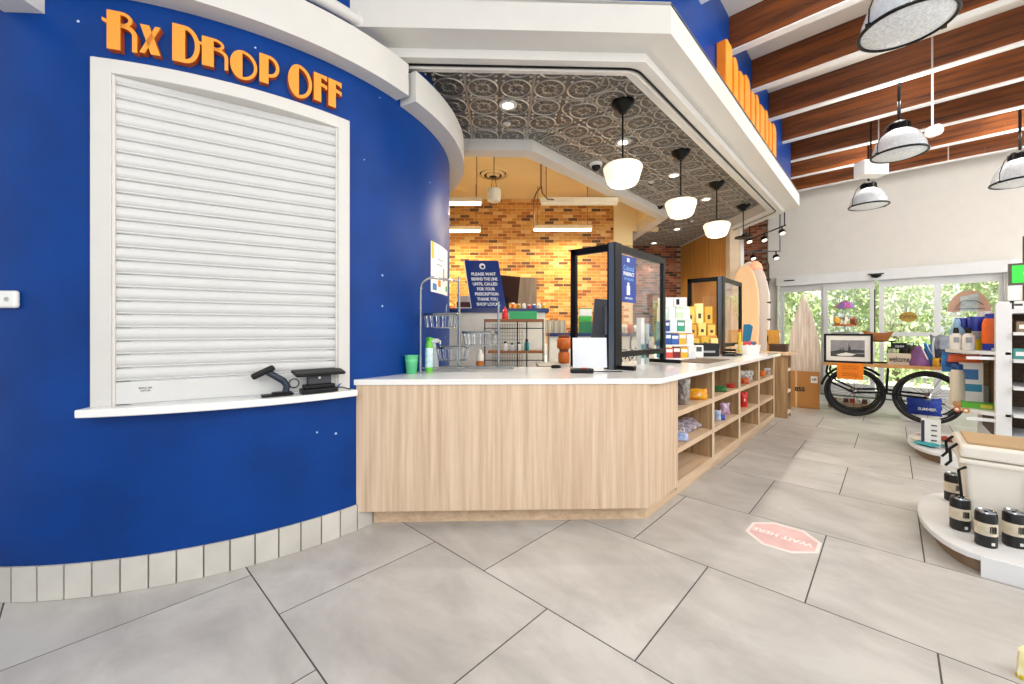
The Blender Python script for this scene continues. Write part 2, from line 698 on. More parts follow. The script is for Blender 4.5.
for sx in (-1, 1):
    MB().b2((sx * chord / 2 - 0.006, -0.025, 0), (sx * chord / 2 + 0.006, 0.03, 1.76)).build('guide_rail', WHITE, sh)

# ---- sign letters, broad left limb and a thin right outline
def ring_half(cx, cz, rx, rz_, t, a0, a1, n=14):
    o = [(cx + rx * math.cos(a0 + (a1 - a0) * i / n), cz + rz_ * math.sin(a0 + (a1 - a0) * i / n)) for i in range(n + 1)]
    q = [(cx + (rx - t) * math.cos(a0 + (a1 - a0) * i / n), cz + (rz_ - t) * math.sin(a0 + (a1 - a0) * i / n)) for i in range(n + 1)]
    return o, q
def glyph(ch, w):
    """list of polygons ('p', pts) or bands ('b', outer, inner) in a box w wide, 1 high"""
    t = 0.105
    out = []
    if ch == 'D':
        s = w * 0.46
        out.append(('p', [(0, 0), (s, 0), (s, 1), (0, 1)]))
        out.append(('b', *ring_half(s, 0.5, w - s, 0.5, t, -PI / 2, PI / 2)))
    elif ch == 'O':
        c = w * 0.5
        n = 16
        out.append(('p', [(c - 0.04 + (c - 0.04) * math.cos(PI / 2 + PI * i / n), 0.5 + 0.5 * math.sin(PI / 2 + PI * i / n)) for i in range(n + 1)]))
        out.append(('b', *ring_half(c - 0.06, 0.5, w - c + 0.06, 0.5, t * 0.9, -PI / 2, PI / 2, 18)))
    elif ch == 'P':
        s = w * 0.45
        out.append(('p', [(0, 0), (s, 0), (s, 1), (0, 1)]))
        out.append(('b', *ring_half(s, 0.62, w - s, 0.38, t, -PI / 2, PI / 2)))
    elif ch == 'R':
        s = w * 0.44
        out.append(('p', [(0, 0), (s, 0), (s, 1), (0, 1)]))
        out.append(('b', *ring_half(s, 0.80, (w - s) * 0.72, 0.20, t * 0.8, -PI / 2, PI / 2)))
        lo = [(s, 0.70)] + [(s + (w - s) * math.sin(a * PI / 16), 0.42 + 0.28 * math.cos(a * PI / 16)) for a in range(1, 9)] + [(w, 0.0)]
        li = [(s, 0.70 - t)] + [(s + (w - s - t) * math.sin(a * PI / 16), 0.42 + (0.28 - t) * math.cos(a * PI / 16)) for a in range(1, 9)] + [(w - t, 0.0)]
        out.append(('b', lo, li))
        out.append(('p', [(-0.1, 0.70), (0.02, 0.64), (0.02, 0.74), (-0.1, 0.79)]))
    elif ch == 'F':
        s = w * 0.55
        out.append(('p', [(0, 0), (s, 0), (s, 1), (0, 1)]))
        out.append(('p', [(s, 1), (w, 1), (w, 0.80), (w - 0.10, 0.86), (s, 0.88)]))
        out.append(('p', [(s, 0.70), (w, 0.66), (w, 0.50), (w - 0.10, 0.56), (s, 0.58)]))
    elif ch == 'x':
        s = w * 0.46
        out.append(('p', [(0.02, 1), (s, 1), (w, 0), (w - s, 0)]))
        out.append(('p', [(w - 0.15, 1), (w, 1), (0.15, 0), (0.0, 0)]))
    return out

def sign_letter(ch, p0, p1, zb, zt):
    h = zt - zb
    r = R0 + 0.004
    a, b = dr(p0, r), dr(p1, r)
    c = (a + b) / 2
    ang = math.atan2((b - a).y, (b - a).x)
    w = (b - a).length / h
    dpt = 0.030
    ordl = {'first': 0}
    t = thing('sign_letter', 'x', 'sign letter', (c.x, c.y, zb), ang, group='orange letters above the shutter')
    face, ret = MB(), MB()
    for g_ in glyph(ch, w):
        if g_[0] == 'p':
            polys = [g_[1]]
        else:
            polys = [[g_[1][i], g_[1][i + 1], g_[2][i + 1], g_[2][i]] for i in range(len(g_[1]) - 1)]
        for pl in polys:
            q = [((x - w / 2) * h, z * h) for x, z in pl]
            # prism in x-z, extruded along -y
            R_ = Matrix(((1, 0, 0, 0), (0, 0, -1, 0), (0, 1, 0, 0), (0, 0, 0, 1)))
            face.prism(q, dpt, dpt + 0.006, R_)
            ret.prism(q, -0.02, dpt - 0.0005, R_)
    for m in (face, ret):
        bmesh.ops.remove_doubles(m.bm, verts=m.bm.verts, dist=1e-4)
    face.build('letter_face', ORANGE, t)
    ret.build('letter_return', ORANGED, t)
    return t

def dphi_at(px, py):
    """drum angle and height seen at an image point"""
    r = (px - 512) / FPX
    ax, ay = r * ST + CT, -r * CT + ST
    A = ax * ax + ay * ay
    B = -2 * (ax * C0.x + ay * C0.y)
    Cc = C0.x ** 2 + C0.y ** 2 - (R0 + 0.035) ** 2
    t_ = (-B - math.sqrt(B * B - 4 * A * Cc)) / (2 * A)
    return math.degrees(math.atan2(ay * t_ - C0.y, ax * t_ - C0.x)), EYE - (py - 330) * t_ / FPX

SIGN = [('R', 107, 137.8, 9.8, 48.5, 'orange letter R with a spur, first letter over the shutter'),
        ('x', 139.5, 161.0, 24, 52.5, 'orange small letter x beside the first R'),
        ('D', 172.3, 200.2, 23, 60.5, 'tall orange letter D opening the second word of the wall sign'),
        ('R', 201.8, 228.5, 35.6, 64.6, 'orange letter R between the tall D and an O'),
        ('O', 229.8, 257.5, 47, 76.5, 'orange letter O between R and P in the second word'),
        ('P', 259.2, 279.5, 52.7, 81.5, 'orange letter P ending the second word of the sign'),
        ('O', 287.8, 312.2, 60.7, 94.5, 'tall orange letter O opening the last word of the sign'),
        ('F', 313.6, 327.0, 71.7, 99.5, 'orange letter F in the middle of the last word'),
        ('F', 328.2, 341.5, 77.8, 105.3, 'rightmost orange letter F ending the wall sign')]
for ch, x0, x1, y0_, y1_, lab in SIGN:
    pa, zt = dphi_at(x0, y0_)
    pb, _ = dphi_at(x1, y1_)
    _, zb = dphi_at(x0, y1_)
    L = sign_letter(ch, pa, pb, zb, zt)
    L['label'] = lab

# ================================================================== SOFFIT
def ring_pts(c, s, e, back=3.2, start=1.0):
    return [(start, c - start), (c - s, s), (e + s, s), (e + s + back, s + back)]

OUT = ring_pts(4.0, 1.14, 7.19, 1.1)
TR1 = ring_pts(4.29, 1.36, 6.93, 1.05)
TR2 = ring_pts(4.53, 1.55, 6.45, 1.0)
m = MB()
m.strip(OUT, TR1, 3.50, 3.725)
sof = m.build('trim_4', WHITE)
tag(sof, 'deep white canopy edge wrapping round above the long counter', 'trim', kind='structure')
m = MB()
m.strip(TR1, TR2, 3.432, 3.64)
MB_ = m.build('ceiling_track_beam', WHITE, sof)

def rounded(c, s, e, rad, back=1.0, start=1.0, n=8):
    P = [Vector((x, y, 0)) for x, y in ring_pts(c, s, e, back, start)]
    out = [P[0]]
    for i in (1, 2):
        a, b = (P[i - 1] - P[i]).normalized(), (P[i + 1] - P[i]).normalized()
        half = a.angle(b) / 2
        dist = rad / math.tan(half)
        p0, p1 = P[i] + a * dist, P[i] + b * dist
        for k in range(n + 1):
            t_ = k / n
            out.append((1 - t_) ** 2 * p0 + 2 * t_ * (1 - t_) * P[i] + t_ * t_ * p1)
    out.append(P[3])
    return out
pts = rounded(4.40, 1.445, 6.72, 0.22)
tk = MB()
tk.tube([(p.x, p.y, 3.430) for p in pts], 0.010, 6)
tk.build('curtain_track', BLACK, sof)
pts = rounded(4.44, 1.478, 6.65, 0.22)
tk = MB()
tk.tube([(p.x, p.y, 3.430) for p in pts], 0.016, 8)
tk.build('track_lip', WHITE, sof, smooth=True)
# ledge filling the top of the canopy
m = MB()
m.prism([(1.0, 3.0), (2.86, 1.14), (8.33, 1.14), (9.3, 2.1), (8.6, 2.1), (8.0, 1.5), (3.0, 1.5), (1.2, 3.3)], 3.700, 3.722)
m.build('ledge', WHITE, sof)

# interior drop beam
IB = 0.17
o1 = [(2.0, 4.6), (3.57, 3.03), (7.45, 3.03), (10.4, 5.98)]
i1 = [(2.0, 4.6 + IB * 1.4), (3.57 + 0.1, 3.03 + IB), (7.45 - 0.1, 3.03 + IB), (10.4 - IB * 1.4, 5.98)]
o1[0] = (1.6, 5.0); i1[0] = (1.6, 5.0 + IB * 1.4)
m = MB()
m.strip(o1, i1, 3.475, 3.66)
dbm = m.build('trim_5', WHITE)
tag(dbm, 'white drop beam between the tin ceiling and the dispensary', 'trim', kind='structure')
# upstand of the dispensary opening, painted cream
m = MB()
j1 = [(a[0] + (b[0] - a[0]) * 0.4, a[1] + (b[1] - a[1]) * 0.4) for a, b in zip(o1, i1)]
m.strip(j1, i1, 3.66, 4.30)
up = m.build('trim_6', CREAM)
tag(up, 'cream painted upstand of the dispensary ceiling opening', 'trim', kind='structure')

# ---- tin ceiling panels
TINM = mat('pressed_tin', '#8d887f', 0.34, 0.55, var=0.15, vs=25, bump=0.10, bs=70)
_nt = TINM.node_tree                      # shade and glints painted by height: recessed field darker, ridges brighter
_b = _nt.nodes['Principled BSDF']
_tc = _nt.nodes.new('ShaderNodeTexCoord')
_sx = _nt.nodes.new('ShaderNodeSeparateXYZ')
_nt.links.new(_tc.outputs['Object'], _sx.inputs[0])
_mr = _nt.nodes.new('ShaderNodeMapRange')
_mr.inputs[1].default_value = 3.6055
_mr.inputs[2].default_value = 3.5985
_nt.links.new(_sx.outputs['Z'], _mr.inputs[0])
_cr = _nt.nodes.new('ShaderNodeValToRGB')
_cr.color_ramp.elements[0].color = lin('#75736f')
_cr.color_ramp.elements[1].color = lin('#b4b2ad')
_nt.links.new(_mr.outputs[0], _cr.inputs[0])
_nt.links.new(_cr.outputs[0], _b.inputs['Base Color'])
tin = thing('ceiling', 'dark pressed tin ceiling of embossed square panels over the counter', 'ceiling', (0, 0, 0), kind='structure')
ZT = 3.60
def tin_panel():
    """one 0.61 m panel seen from below, centred on the origin"""
    m = MB()
    S = 0.61
    h = S / 2 - 0.0012
    m.b2((-h, -h, 0.006), (h, h, 0.016))
    e = 0.012
    for sx in (-1, 1):
        m.b2((sx * (h - e), -h, 0.0), (sx * h, h, 0.007))
        m.b2((-h + e, sx * (h - e), 0.0), (h - e, sx * h, 0.007))
    for cx in (-1, 1):
        for cy in (-1, 1):
            X, Y = cx * S / 4, cy * S / 4
            n = 22
            for R_, w_ in ((0.137, 0.010), (0.062, 0.007)):
                m.tube([(X + R_ * math.cos(2 * PI * i / n), Y + R_ * math.sin(2 * PI * i / n), 0.005) for i in range(n)], w_, 5, closed=True)
            for q in range(4):
                a = q * PI / 2
                ca, sa = math.cos(a), math.sin(a)
                for bnd in (-1, 0, 1):
                    P = []
                    for i in range(5):
                        rr = 0.03 + 0.024 * i
                        off = bnd * 0.011 * i * (1.0 if i < 4 else 0.5)
                        P.append((X + rr * ca - off * sa, Y + rr * sa + off * ca, 0.005))
                    m.tube(P, 0.0065, 4, taper=0.5)
                a += PI / 4
                ca, sa = math.cos(a), math.sin(a)
                m.ball((X + 0.168 * ca, Y + 0.168 * sa, 0.006), 0.018, 6)
                m.tube([(X + 0.07 * ca, Y + 0.07 * sa, 0.005), (X + 0.13 * ca, Y + 0.13 * sa, 0.005)], 0.009, 4, taper=0.4)
    return m.bm
tbm = tin_panel()
tme = bpy.data.meshes.new('tin_panel')
tbm.to_mesh(tme)
tbm.free()

def clip_panel(Mx, planes):
    bm = bmesh.new()
    bm.from_mesh(tme)
    bm.transform(Mx)
    for co, no in planes:      # keep the side the normal points to
        gm = bm.verts[:] + bm.edges[:] + bm.faces[:]
        bmesh.ops.bisect_plane(bm, geom=gm, plane_co=co, plane_no=no, clear_inner=True)
        if not bm.faces:
            bm.free()
            return
    me = bpy.data.meshes.new('tin_panel')
    bm.to_mesh(me)
    bm.free()
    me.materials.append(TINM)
    o = bpy.data.objects.new('tin_panel', me)
    COL.objects.link(o)
    o.parent = tin

r2 = math.sqrt(0.5)
seamA, seamB = Vector((3.60, 2.97, 0)), Vector((3.06, 1.55, 0))
sd = (seamB - seamA).normalized()
sn = Vector((sd.y, -sd.x, 0))
if sn.x > 0:
    sn = -sn                      # towards the slanted section
secA = [((4.51, 0, 0), (r2, r2, 0)), ((6.66, 0, 0), (-r2, -r2, 0)), (seamA, sn)]
secB = [((0, 1.53, 0), (0, 1, 0)), ((0, 3.06, 0), (0, -1, 0)), (seamA, -sn), ((6.47, 0, 0), (-r2, r2, 0))]
secC = [((0, 3.06, 0), (0, 1, 0)), ((4.46, 0, 0), (r2, -r2, 0)), ((6.80, 0, 0), (-r2, r2, 0)), ((W(0, 10.85, 0)), (-CT, -ST, 0))]
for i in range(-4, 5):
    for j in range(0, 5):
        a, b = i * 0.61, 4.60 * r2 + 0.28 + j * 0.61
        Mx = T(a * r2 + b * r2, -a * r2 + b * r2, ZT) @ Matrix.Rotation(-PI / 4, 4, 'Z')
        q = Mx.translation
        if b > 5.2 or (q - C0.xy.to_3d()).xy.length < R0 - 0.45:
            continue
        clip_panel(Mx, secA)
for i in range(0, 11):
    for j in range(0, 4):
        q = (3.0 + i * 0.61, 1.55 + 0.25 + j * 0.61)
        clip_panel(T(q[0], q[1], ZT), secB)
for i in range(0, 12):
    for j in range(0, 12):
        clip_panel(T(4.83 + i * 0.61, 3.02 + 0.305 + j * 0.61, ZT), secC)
m = MB()
m.prism([(1.0, 3.3), (2.98, 1.5), (7.95, 1.5), (9.0, 2.25), (11.9, 5.05), (10.6, 6.1), (7.5, 3.1), (3.65, 3.1), (1.5, 5.2)], ZT + 0.012, ZT + 0.05)
m.build('panel_backing', mat('dark_backing', '#2a2724', 0.8), tin)

# ================================================================== UPPER BLUE WALL, DECK, BEAMS
YB = 1.23
m = MB()
m.prism([(0.6, 3.70), (3.07, YB), (8.12, YB), (8.12, YB + 0.08), (3.1, YB + 0.08), (0.6, 3.8)], 3.68, 4.66)
ub = m.build('wall_upper', BLUE)
tag(ub, 'blue upper wall rising behind the orange letter blocks', 'wall', kind='structure')
m = MB()
m.prism([(-2.6, -7), (11.2, -7), (11.2, 4.5), (-2.6, 4.5)], 4.65, 4.75)
deck = m.build('ceiling_deck', WALLW)
deck.name = 'ceiling.001'
tag(deck, 'flat white ceiling deck above the dark timber beams', 'ceiling', kind='structure')
ZB = 4.30
BE = mat('white_beam_edge', '#d9d9da', 0.5)
JT = mat('pale_joint_metal', '#b9b4ae', 0.4)
ordn = ['nearest', 'second', 'third', 'fourth', 'fifth', 'sixth', 'seventh', 'last']
for k in range(-1, 7):
    X = 4.60 + 0.925 * k
    y1 = YB if X < 8.05 else 3.3
    bt = thing('ceiling_beam', 'dark stained timber ceiling beam with a white lower edge, %s from the camera' % ordn[k + 1], 'beam', (X, 0, ZB), group='timber beams under the white deck')
    rows = 3
    hh = 0.35 / rows
    rnd = random.Random(k)
    for r in range(rows):
        cuts = [-6.6, -4.2 + rnd.uniform(-.5, .5), -1.5 + rnd.uniform(-.6, .6), y1]
        for a, b in zip(cuts, cuts[1:]):
            MB().b2((0, a + 0.003, r * hh + 0.001), (0.022, b - 0.003, (r + 1) * hh - 0.001)).build('board', REDWOOD, bt)
    MB().b2((0.018, -6.6, 0.012), (0.062, y1, 0.35)).build('core', REDWOOD, bt)
    MB().b2((0.0, -6.6, -0.016), (0.085, y1, 0.0)).build('lower_edge', BE, bt)
    MB().b2((0.062, -6.6, 0.0), (0.085, y1, 0.35)).build('rear_board', REDWOOD, bt)
    if k >= 0:
        yj = -0.7 + rnd.uniform(-.9, 1.0)
        MB().b2((-0.004, yj - 0.008, 0), (0.0, yj + 0.008, 0.35)).build('joint_strip', JT, bt)

# orange channel letters on the canopy ledge, seen end on
X = 4.16
tops = [0.44, 0.40, 0.36, 0.42, 0.36, 0.41, 0.38, 0.42, 0.36, 0.41]
rnd = random.Random(3)
for k in range(10):
    wd = 0.15 + 0.06 * (k % 3 == 0)
    t = thing('channel_letter', 'orange upright letter block on the canopy ledge, %s of the row' % (['nearest', 'second', 'third', 'fourth', 'fifth', 'sixth', 'seventh', 'eighth', 'ninth', 'farthest'][k]), 'sign letter', (X, YB - 0.01, 3.725), group='orange letter blocks on the canopy')
    h = tops[k]
    n = 8
    rr = 0.05 if k % 2 == 0 else 0.09
    prof = [(0, 0), (wd, 0)] + [(wd - rr + rr * math.cos(a * PI / 2 / n), h - rr + rr * math.sin(a * PI / 2 / n)) for a in range(n + 1)]
    prof += [(0.03, h), (0, h - 0.02)]
    R_ = Matrix(((1, 0, 0, 0), (0, 0, -1, 0), (0, 1, 0, 0), (0, 0, 0, 1)))
    MB().prism(prof, 0.0, 0.075, R_).build('letter_body', ORANGES, t)
    MB().prism([(x * 0.96 + 0.004, z * 0.985 + 0.003) for x, z in prof], 0.075, 0.082, R_).build('letter_face', ORANGE, t)
    X += wd + 0.06

# ================================================================== END WALL WITH GLAZED DOORS
XE = 11.07
def vpx(px):
    r = (px - 512) / FPX
    return XE * (ST - CT * r) / (ST * r + CT)
Y0, Y1 = 1.93, -1.50
m = MB()
m.b2((XE, Y0, 0), (XE + 0.18, 2.12, 4.66))
m.b2((XE, Y1, 2.62), (XE + 0.18, Y0, 4.66))
m.b2((XE, -7, 0), (XE + 0.18, Y1, 4.66))
ew = m.build('wall_front', WALLW)
tag(ew, 'white plastered shop front wall above the glass doors', 'wall', kind='structure')
FRM = mat('door_frame_white', '#d2d4d5', 0.4, 0.1, var=0.03)
hd = MB()
hd.b2((XE - 0.16, Y1, 2.40), (XE + 0.1, Y0, 2.615))
o = hd.build('trim_7', FRM, bevel=0.006)
tag(o, 'long white header box over the sliding glass doors', 'trim', kind='structure')
MB().b2((XE - 0.175, Y0 - 0.35, 2.50), (XE - 0.16, Y0 - 0.15, 2.525)).build('slot', BLKP, o)
panes = [(784, 821), (828, 870), (884, 934), (941, 999)]
for k, (a, b) in enumerate(panes):
    ya, yb = vpx(a), vpx(b)
    w = thing('door_%d' % (k + 1), 'white framed glass %s looking onto green trees, %s from the left' % ('sidelight' if k in (0, 3) else 'sliding door', ['first', 'second', 'third', 'fourth'][k]), 'door', (XE, 0, 0), kind='structure')
    xo = 0.0 if k in (0, 3) else -0.05
    f = MB()
    fw = 0.075
    f.b2((xo, ya, 0.03), (xo + 0.06, ya + fw, 2.40))
    f.b2((xo, yb - fw, 0.03), (xo + 0.06, yb, 2.40))
    f.b2((xo, yb, 2.26), (xo + 0.06, ya, 2.40))
    f.b2((xo, yb, 0.03), (xo + 0.06, ya, 0.28))
    dfo = f.build('door_frame', FRM, w)
    if k in (1, 2):
        MB().b2((xo - 0.015, yb, 1.28), (xo + 0.05, ya, 1.36)).build('push_rail', FRM, dfo)
    MB().b2((xo + 0.025, yb, 0.28), (xo + 0.033, ya, 2.26)).build('pane', GLASS, w)
m = MB()
m.b2((XE - 0.06, vpx(1003), 0), (XE + 0.05, Y1, 2.40))
m.b2((XE - 0.06, Y0, 0), (XE + 0.05, vpx(782) + 0.075, 2.40))
o = m.build('trim_8', FRM)
tag(o, 'white posts closing the glass shop front at both ends', 'trim', kind='structure')
# door sensor and hanging decal
p = on_x(876, 276, XE - 0.2)
t = thing('door_sensor', 'black half round door sensor on the header', 'sensor', (XE - 0.16, p.y, p.z), 0)
m = MB()
m.lathe([(0.0, -0.06), (0.05, -0.045), (0.08, -0.015), (0.085, 0.012), (0.07, 0.02)], 14, Matrix.Rotation(0, 4, 'Z') @ T(-0.02, 0, 0.02))
m.build('sensor_dome', BLKP, t, smooth=True)
MB().b2((-0.03, -0.12, 0.035), (0.0, 0.12, 0.055)).build('bracket', BLKP, t)
p = on_x(908, 317, XE + 0.0)
t = thing('oval_decal', 'yellow brown oval sticker on the third glass door', 'sticker', (XE - 0.028, p.y, p.z))
MB().lathe([(0.5, 0), (0.5, 0.004)], 24, Matrix.Diagonal((1, 0.26, 0.2, 1)) @ Matrix.Rotation(-PI / 2, 4, 'Y')).build('oval_base', mat('gold_vinyl', '#a98732', 0.5), t)
text('OPEN', 0.09, mat('brown_ink', '#4a3510', 0.6), t, T(-0.006, 0, 0) @ Matrix.Rotation(-PI / 2, 4, 'Z') @ UP, ext=0.001)

# outdoors
gr = MB().b2((11.26, -14, -0.1), (24, 14, -0.02)).build('pavement', mat('pale_pavement', '#cbc7be', 0.9, var=0.1))
gr.name = 'floor.001'
tag(gr, 'pale sunlit pavement outside the glass doors', 'floor', kind='structure')
LEAF = mat('sunlit_leaves', '#d2dbb0', 0.6, var=0.5, vs=2.2, hx2='#7a9a58')
def foliage(n, rx, ry, rz_, seed, size=0.17):
    rnd = random.Random(seed)
    vs, fs = [], []
    for i in range(n):
        while True:
            q = Vector((rnd.uniform(-1, 1), rnd.uniform(-1, 1), rnd.uniform(-1, 1)))
            if 0.25 < q.length < 1:
                break
        c = Vector((q.x * rx, q.y * ry, q.z * rz_))
        e = Euler((rnd.uniform(0, 6), rnd.uniform(0, 6), rnd.uniform(0, 6))).to_matrix()
        s = size * rnd.uniform(0.5, 1.2)
        b = len(vs)
        for u, v in ((-1, 0), (0, -0.45), (1, 0), (0, 0.45)):
            vs.append(c + e @ Vector((u * s, v * s, 0.08 * s * (abs(u)))))
        fs.append((b, b + 1, b + 2, b + 3))
    return MB()._add(vs, fs)
def tree(x, y, h, rx, rz_, seed, label):
    t = thing('leafy_tree', label, 'tree', (x, y, -0.02))
    m = MB()
    m.tube([(0, 0, 0), (0.05, 0.03, h * 0.4), (-0.03, 0.05, h)], 0.10, 8, taper=0.4)
    for a in range(4):
        q = a * 1.6 + seed
        m.tube([(0, 0, h * 0.5), (0.4 * rx * math.cos(q), 0.4 * rx * math.sin(q), h)], 0.05, 6, taper=0.3)
    m.build('trunk', mat('grey_bark', '#7a6a58', 0.9), t)
    c = foliage(4200, rx, rx, rz_, seed, 0.085)
    o = c.build('crown', LEAF, t, loc=(0, 0, h))
    o['kind'] = 'stuff'
TR = [(15.7, 4.5, 2.2, 1.12, 2.2, 'tall tree outside behind the tapered board'), (15.7, 2.2, 2.0, 1.12, 2.0, 'bushy tree outside the second glass door'),
      (15.7, -0.1, 2.1, 1.12, 2.1, 'green tree outside the third glass door'), (15.7, -2.4, 2.0, 1.12, 2.0, 'light green tree outside the fourth glass pane'),
      (18.6, 5.8, 2.9, 1.3, 2.7, 'far tree outside, leftmost of the rear row'), (18.6, 3.1, 3.0, 1.3, 2.8, 'far tall tree outside, left of centre in the rear row'),
      (18.6, 0.4, 2.8, 1.3, 2.6, 'far tree outside, centre of the rear row'), (18.6, -2.3, 3.0, 1.3, 2.8, 'far tall tree outside, right of centre in the rear row'), (18.6, -5.0, 2.8, 1.3, 2.6, 'far tree outside, rightmost of the rear row')]
for i, (x, y, h, rx, rz_, lab) in enumerate(TR):
    tree(x, y, h, rx, rz_, 11 + i, lab)
hg = MB()
for i in range(13):
    sub = foliage(420, 0.6, 0.7, 0.65, 60 + i, 0.08)
    sub.bm.transform(T(13.6, -4.5 + i * 0.95, 0.62))
    tmp = bpy.data.meshes.new('t')
    sub.bm.to_mesh(tmp)
    hg.bm.from_mesh(tmp)
    bpy.data.meshes.remove(tmp)
o = hg.build('clipped_hedge', mat('hedge_leaves', '#cfe3a8', 0.6, hx2='#8fb56c', vs=4))
tag(o, 'low leafy hedge along the pavement outside', 'hedge', kind='stuff')

# brick side wall piece right of the dispensary and rear brick wall
BR_H, BR_L, JN = 0.0575, 0.193, 0.0102
def brick_mat(name, cols):
    m = bpy.data.materials.new(name)
    m.use_nodes = True
    nt = m.node_tree
    b = nt.nodes['Principled BSDF']
    b.inputs['Roughness'].default_value = 0.85
    oi = nt.nodes.new('ShaderNodeObjectInfo')
    ge = nt.nodes.new('ShaderNodeNewGeometry')
    ad = nt.nodes.new('ShaderNodeMath')
    ad.operation = 'ADD'
    nt.links.new(oi.outputs['Random'], ad.inputs[0])
    nt.links.new(ge.outputs['Random Per Island'], ad.inputs[1])
    fr = nt.nodes.new('ShaderNodeMath')
    fr.operation = 'FRACT'
    nt.links.new(ad.outputs[0], fr.inputs[0])
    cr = nt.nodes.new('ShaderNodeValToRGB')
    cr.color_ramp.interpolation = 'CONSTANT'
    el = cr.color_ramp.elements
    el[0].position = 0
    el[0].color = lin(cols[0])
    el[1].position = 1 / len(cols)
    el[1].color = lin(cols[1])
    for i, c in enumerate(cols[2:]):
        e = el.new((i + 2) / len(cols))
        e.color = lin(c)
    nt.links.new(fr.outputs[0], cr.inputs[0])
    tc = nt.nodes.new('ShaderNodeTexCoord')
    nz = nt.nodes.new('ShaderNodeTexNoise')
    nz.inputs['Scale'].default_value = 30
    nt.links.new(tc.outputs['Object'], nz.inputs['Vector'])
    mr = nt.nodes.new('ShaderNodeMapRange')
    mr.inputs[3].default_value = 0.8
    mr.inputs[4].default_value = 1.2
    nt.links.new(nz.outputs['Fac'], mr.inputs[0])
    sc = nt.nodes.new('ShaderNodeVectorMath')
    sc.operation = 'SCALE'
    nt.links.new(cr.outputs[0], sc.inputs[0])
    nt.links.new(mr.outputs[0], sc.inputs['Scale'])
    nt.links.new(sc.outputs[0], b.inputs['Base Color'])
    return m
BRK = brick_mat('old_brick', ['#c98f4c', '#bd7f3c', '#d6a55e', '#b0703a', '#cd964f', '#9c6234', '#dcb26e', '#c38a48', '#6a4a34', '#cf9a50', '#e2bd80', '#d2a055'])
BRK2 = brick_mat('red_brick', ['#9a5a3c', '#84472d', '#a8684a', '#6e3c28', '#b0775a', '#4b332a', '#94553a'])
MORT = mat('lime_mortar', '#dcc69c', 0.9, var=0.1)
MORT2 = mat('grey_mortar', '#a89a8a', 0.9, var=0.1)

def brick_wall(name, label, origin, rz, x0, x1, z0, z1, m, mort, ind):
    """wall in the local x-z plane facing -y; ind = number of bricks built singly, from the top row down"""
    w = MB().b2((x0, 0.012, z0), (x1, 0.2, z1)).build(name, mort, loc=origin, rz=rz)
    tag(w, label, 'wall', kind='structure')
    b0 = MB().b2((-BR_L / 2, 0, -BR_H / 2), (BR_L / 2, 0.06, BR_H / 2)).build('brick', m, w)
    used = 0
    rest = MB()
    row = 0
    z = z1 - 0.04
    rnd = random.Random(len(name) + int(x0 * 10))
    pl, ph = BR_L + JN, BR_H + JN
    while z - BR_H / 2 > z0:
        x = x0 + (pl / 2 if row % 2 else 0) + pl / 2
        while x + BR_L / 2 < x1:
            dy = rnd.uniform(-0.004, 0.006)
            if used < ind:
                o = b0 if used == 0 else b0.copy()
                if used:
                    COL.objects.link(o)
                    o.parent = w
                o.location = (x, dy, z)
                used += 1
            else:
                rest.b2((x - BR_L / 2, dy, z - BR_H / 2), (x + BR_L / 2, 0.06, z + BR_H / 2))
            x += pl
        z -= ph
        row += 1
    if rest.bm.faces:
        o = rest.build('brick_courses', m, w)
        o['kind'] = 'stuff'
    return w
DBW = 8.75
brick_wall('wall_back', 'warm toned brick wall at the back of the dispensary', W(0, DBW, 0), CAMZ, (446 - 512) * DBW / FPX, (632 - 512) * DBW / FPX + 0.02, 1.1, 4.24, BRK, MORT, 300)
brick_wall('wall_rear', 'brick wall under the tin ceiling beside the timber panel', W(0, 10.6, 0), CAMZ, 2.6, 4.45, 1.0, 3.62, BRK2, MORT2, 0)
brick_wall('wall_side', 'red brick wall beyond the counter end, above the boards', Vector((11.25, 0, 0)), -PI / 2, -3.9, -2.10, 0.4, 4.3, BRK2, MORT2, 0)

# cream dispensary ceiling and closing walls
m = MB()
m.prism([tuple(W(-3.2, 4.0, 0).xy), (3.45, 3.12), (7.45, 3.12), tuple(W(3.05, 8.95, 0).xy), tuple(W(-3.2, 8.95, 0).xy)], 4.24, 4.34)
o = m.build('ceiling_cream', CREAM)
o.name = 'ceiling.002'
tag(o, 'cream painted ceiling of the dispensary with hanging tubes', 'ceiling', kind='structure')
m = MB()
m.prism([tuple(W(-1.55, 5.2, 0).xy), tuple(W(-1.42, 5.2, 0).xy), tuple(W(-1.42, 8.98, 0).xy), tuple(W(-1.55, 8.98, 0).xy)], 0, 4.24)
o = m.build('wall_dispensary', CREAM)
tag(o, 'cream side wall of the dispensary behind the drum', 'wall', kind='structure')
m = MB()
xa = (614 - 512) * 8.66 / FPX
m.prism([tuple(W(xa, 8.66, 0).xy), tuple(W(xa + 0.4, 8.66, 0).xy), tuple(W(xa + 0.4, 8.72, 0).xy), tuple(W(xa, 8.72, 0).xy)], 3.22, 4.24)
m.prism([tuple(W(xa + 0.4, 8.66, 0).xy), tuple(W(xa + 0.95, 8.66, 0).xy), tuple(W(xa + 0.95, 8.72, 0).xy), tuple(W(xa + 0.4, 8.72, 0).xy)], 3.52, 4.24)
o = m.build('trim_10', CREAM)
tag(o, 'cream boxed bulkhead at the right end of the dispensary brick wall', 'trim', kind='structure')
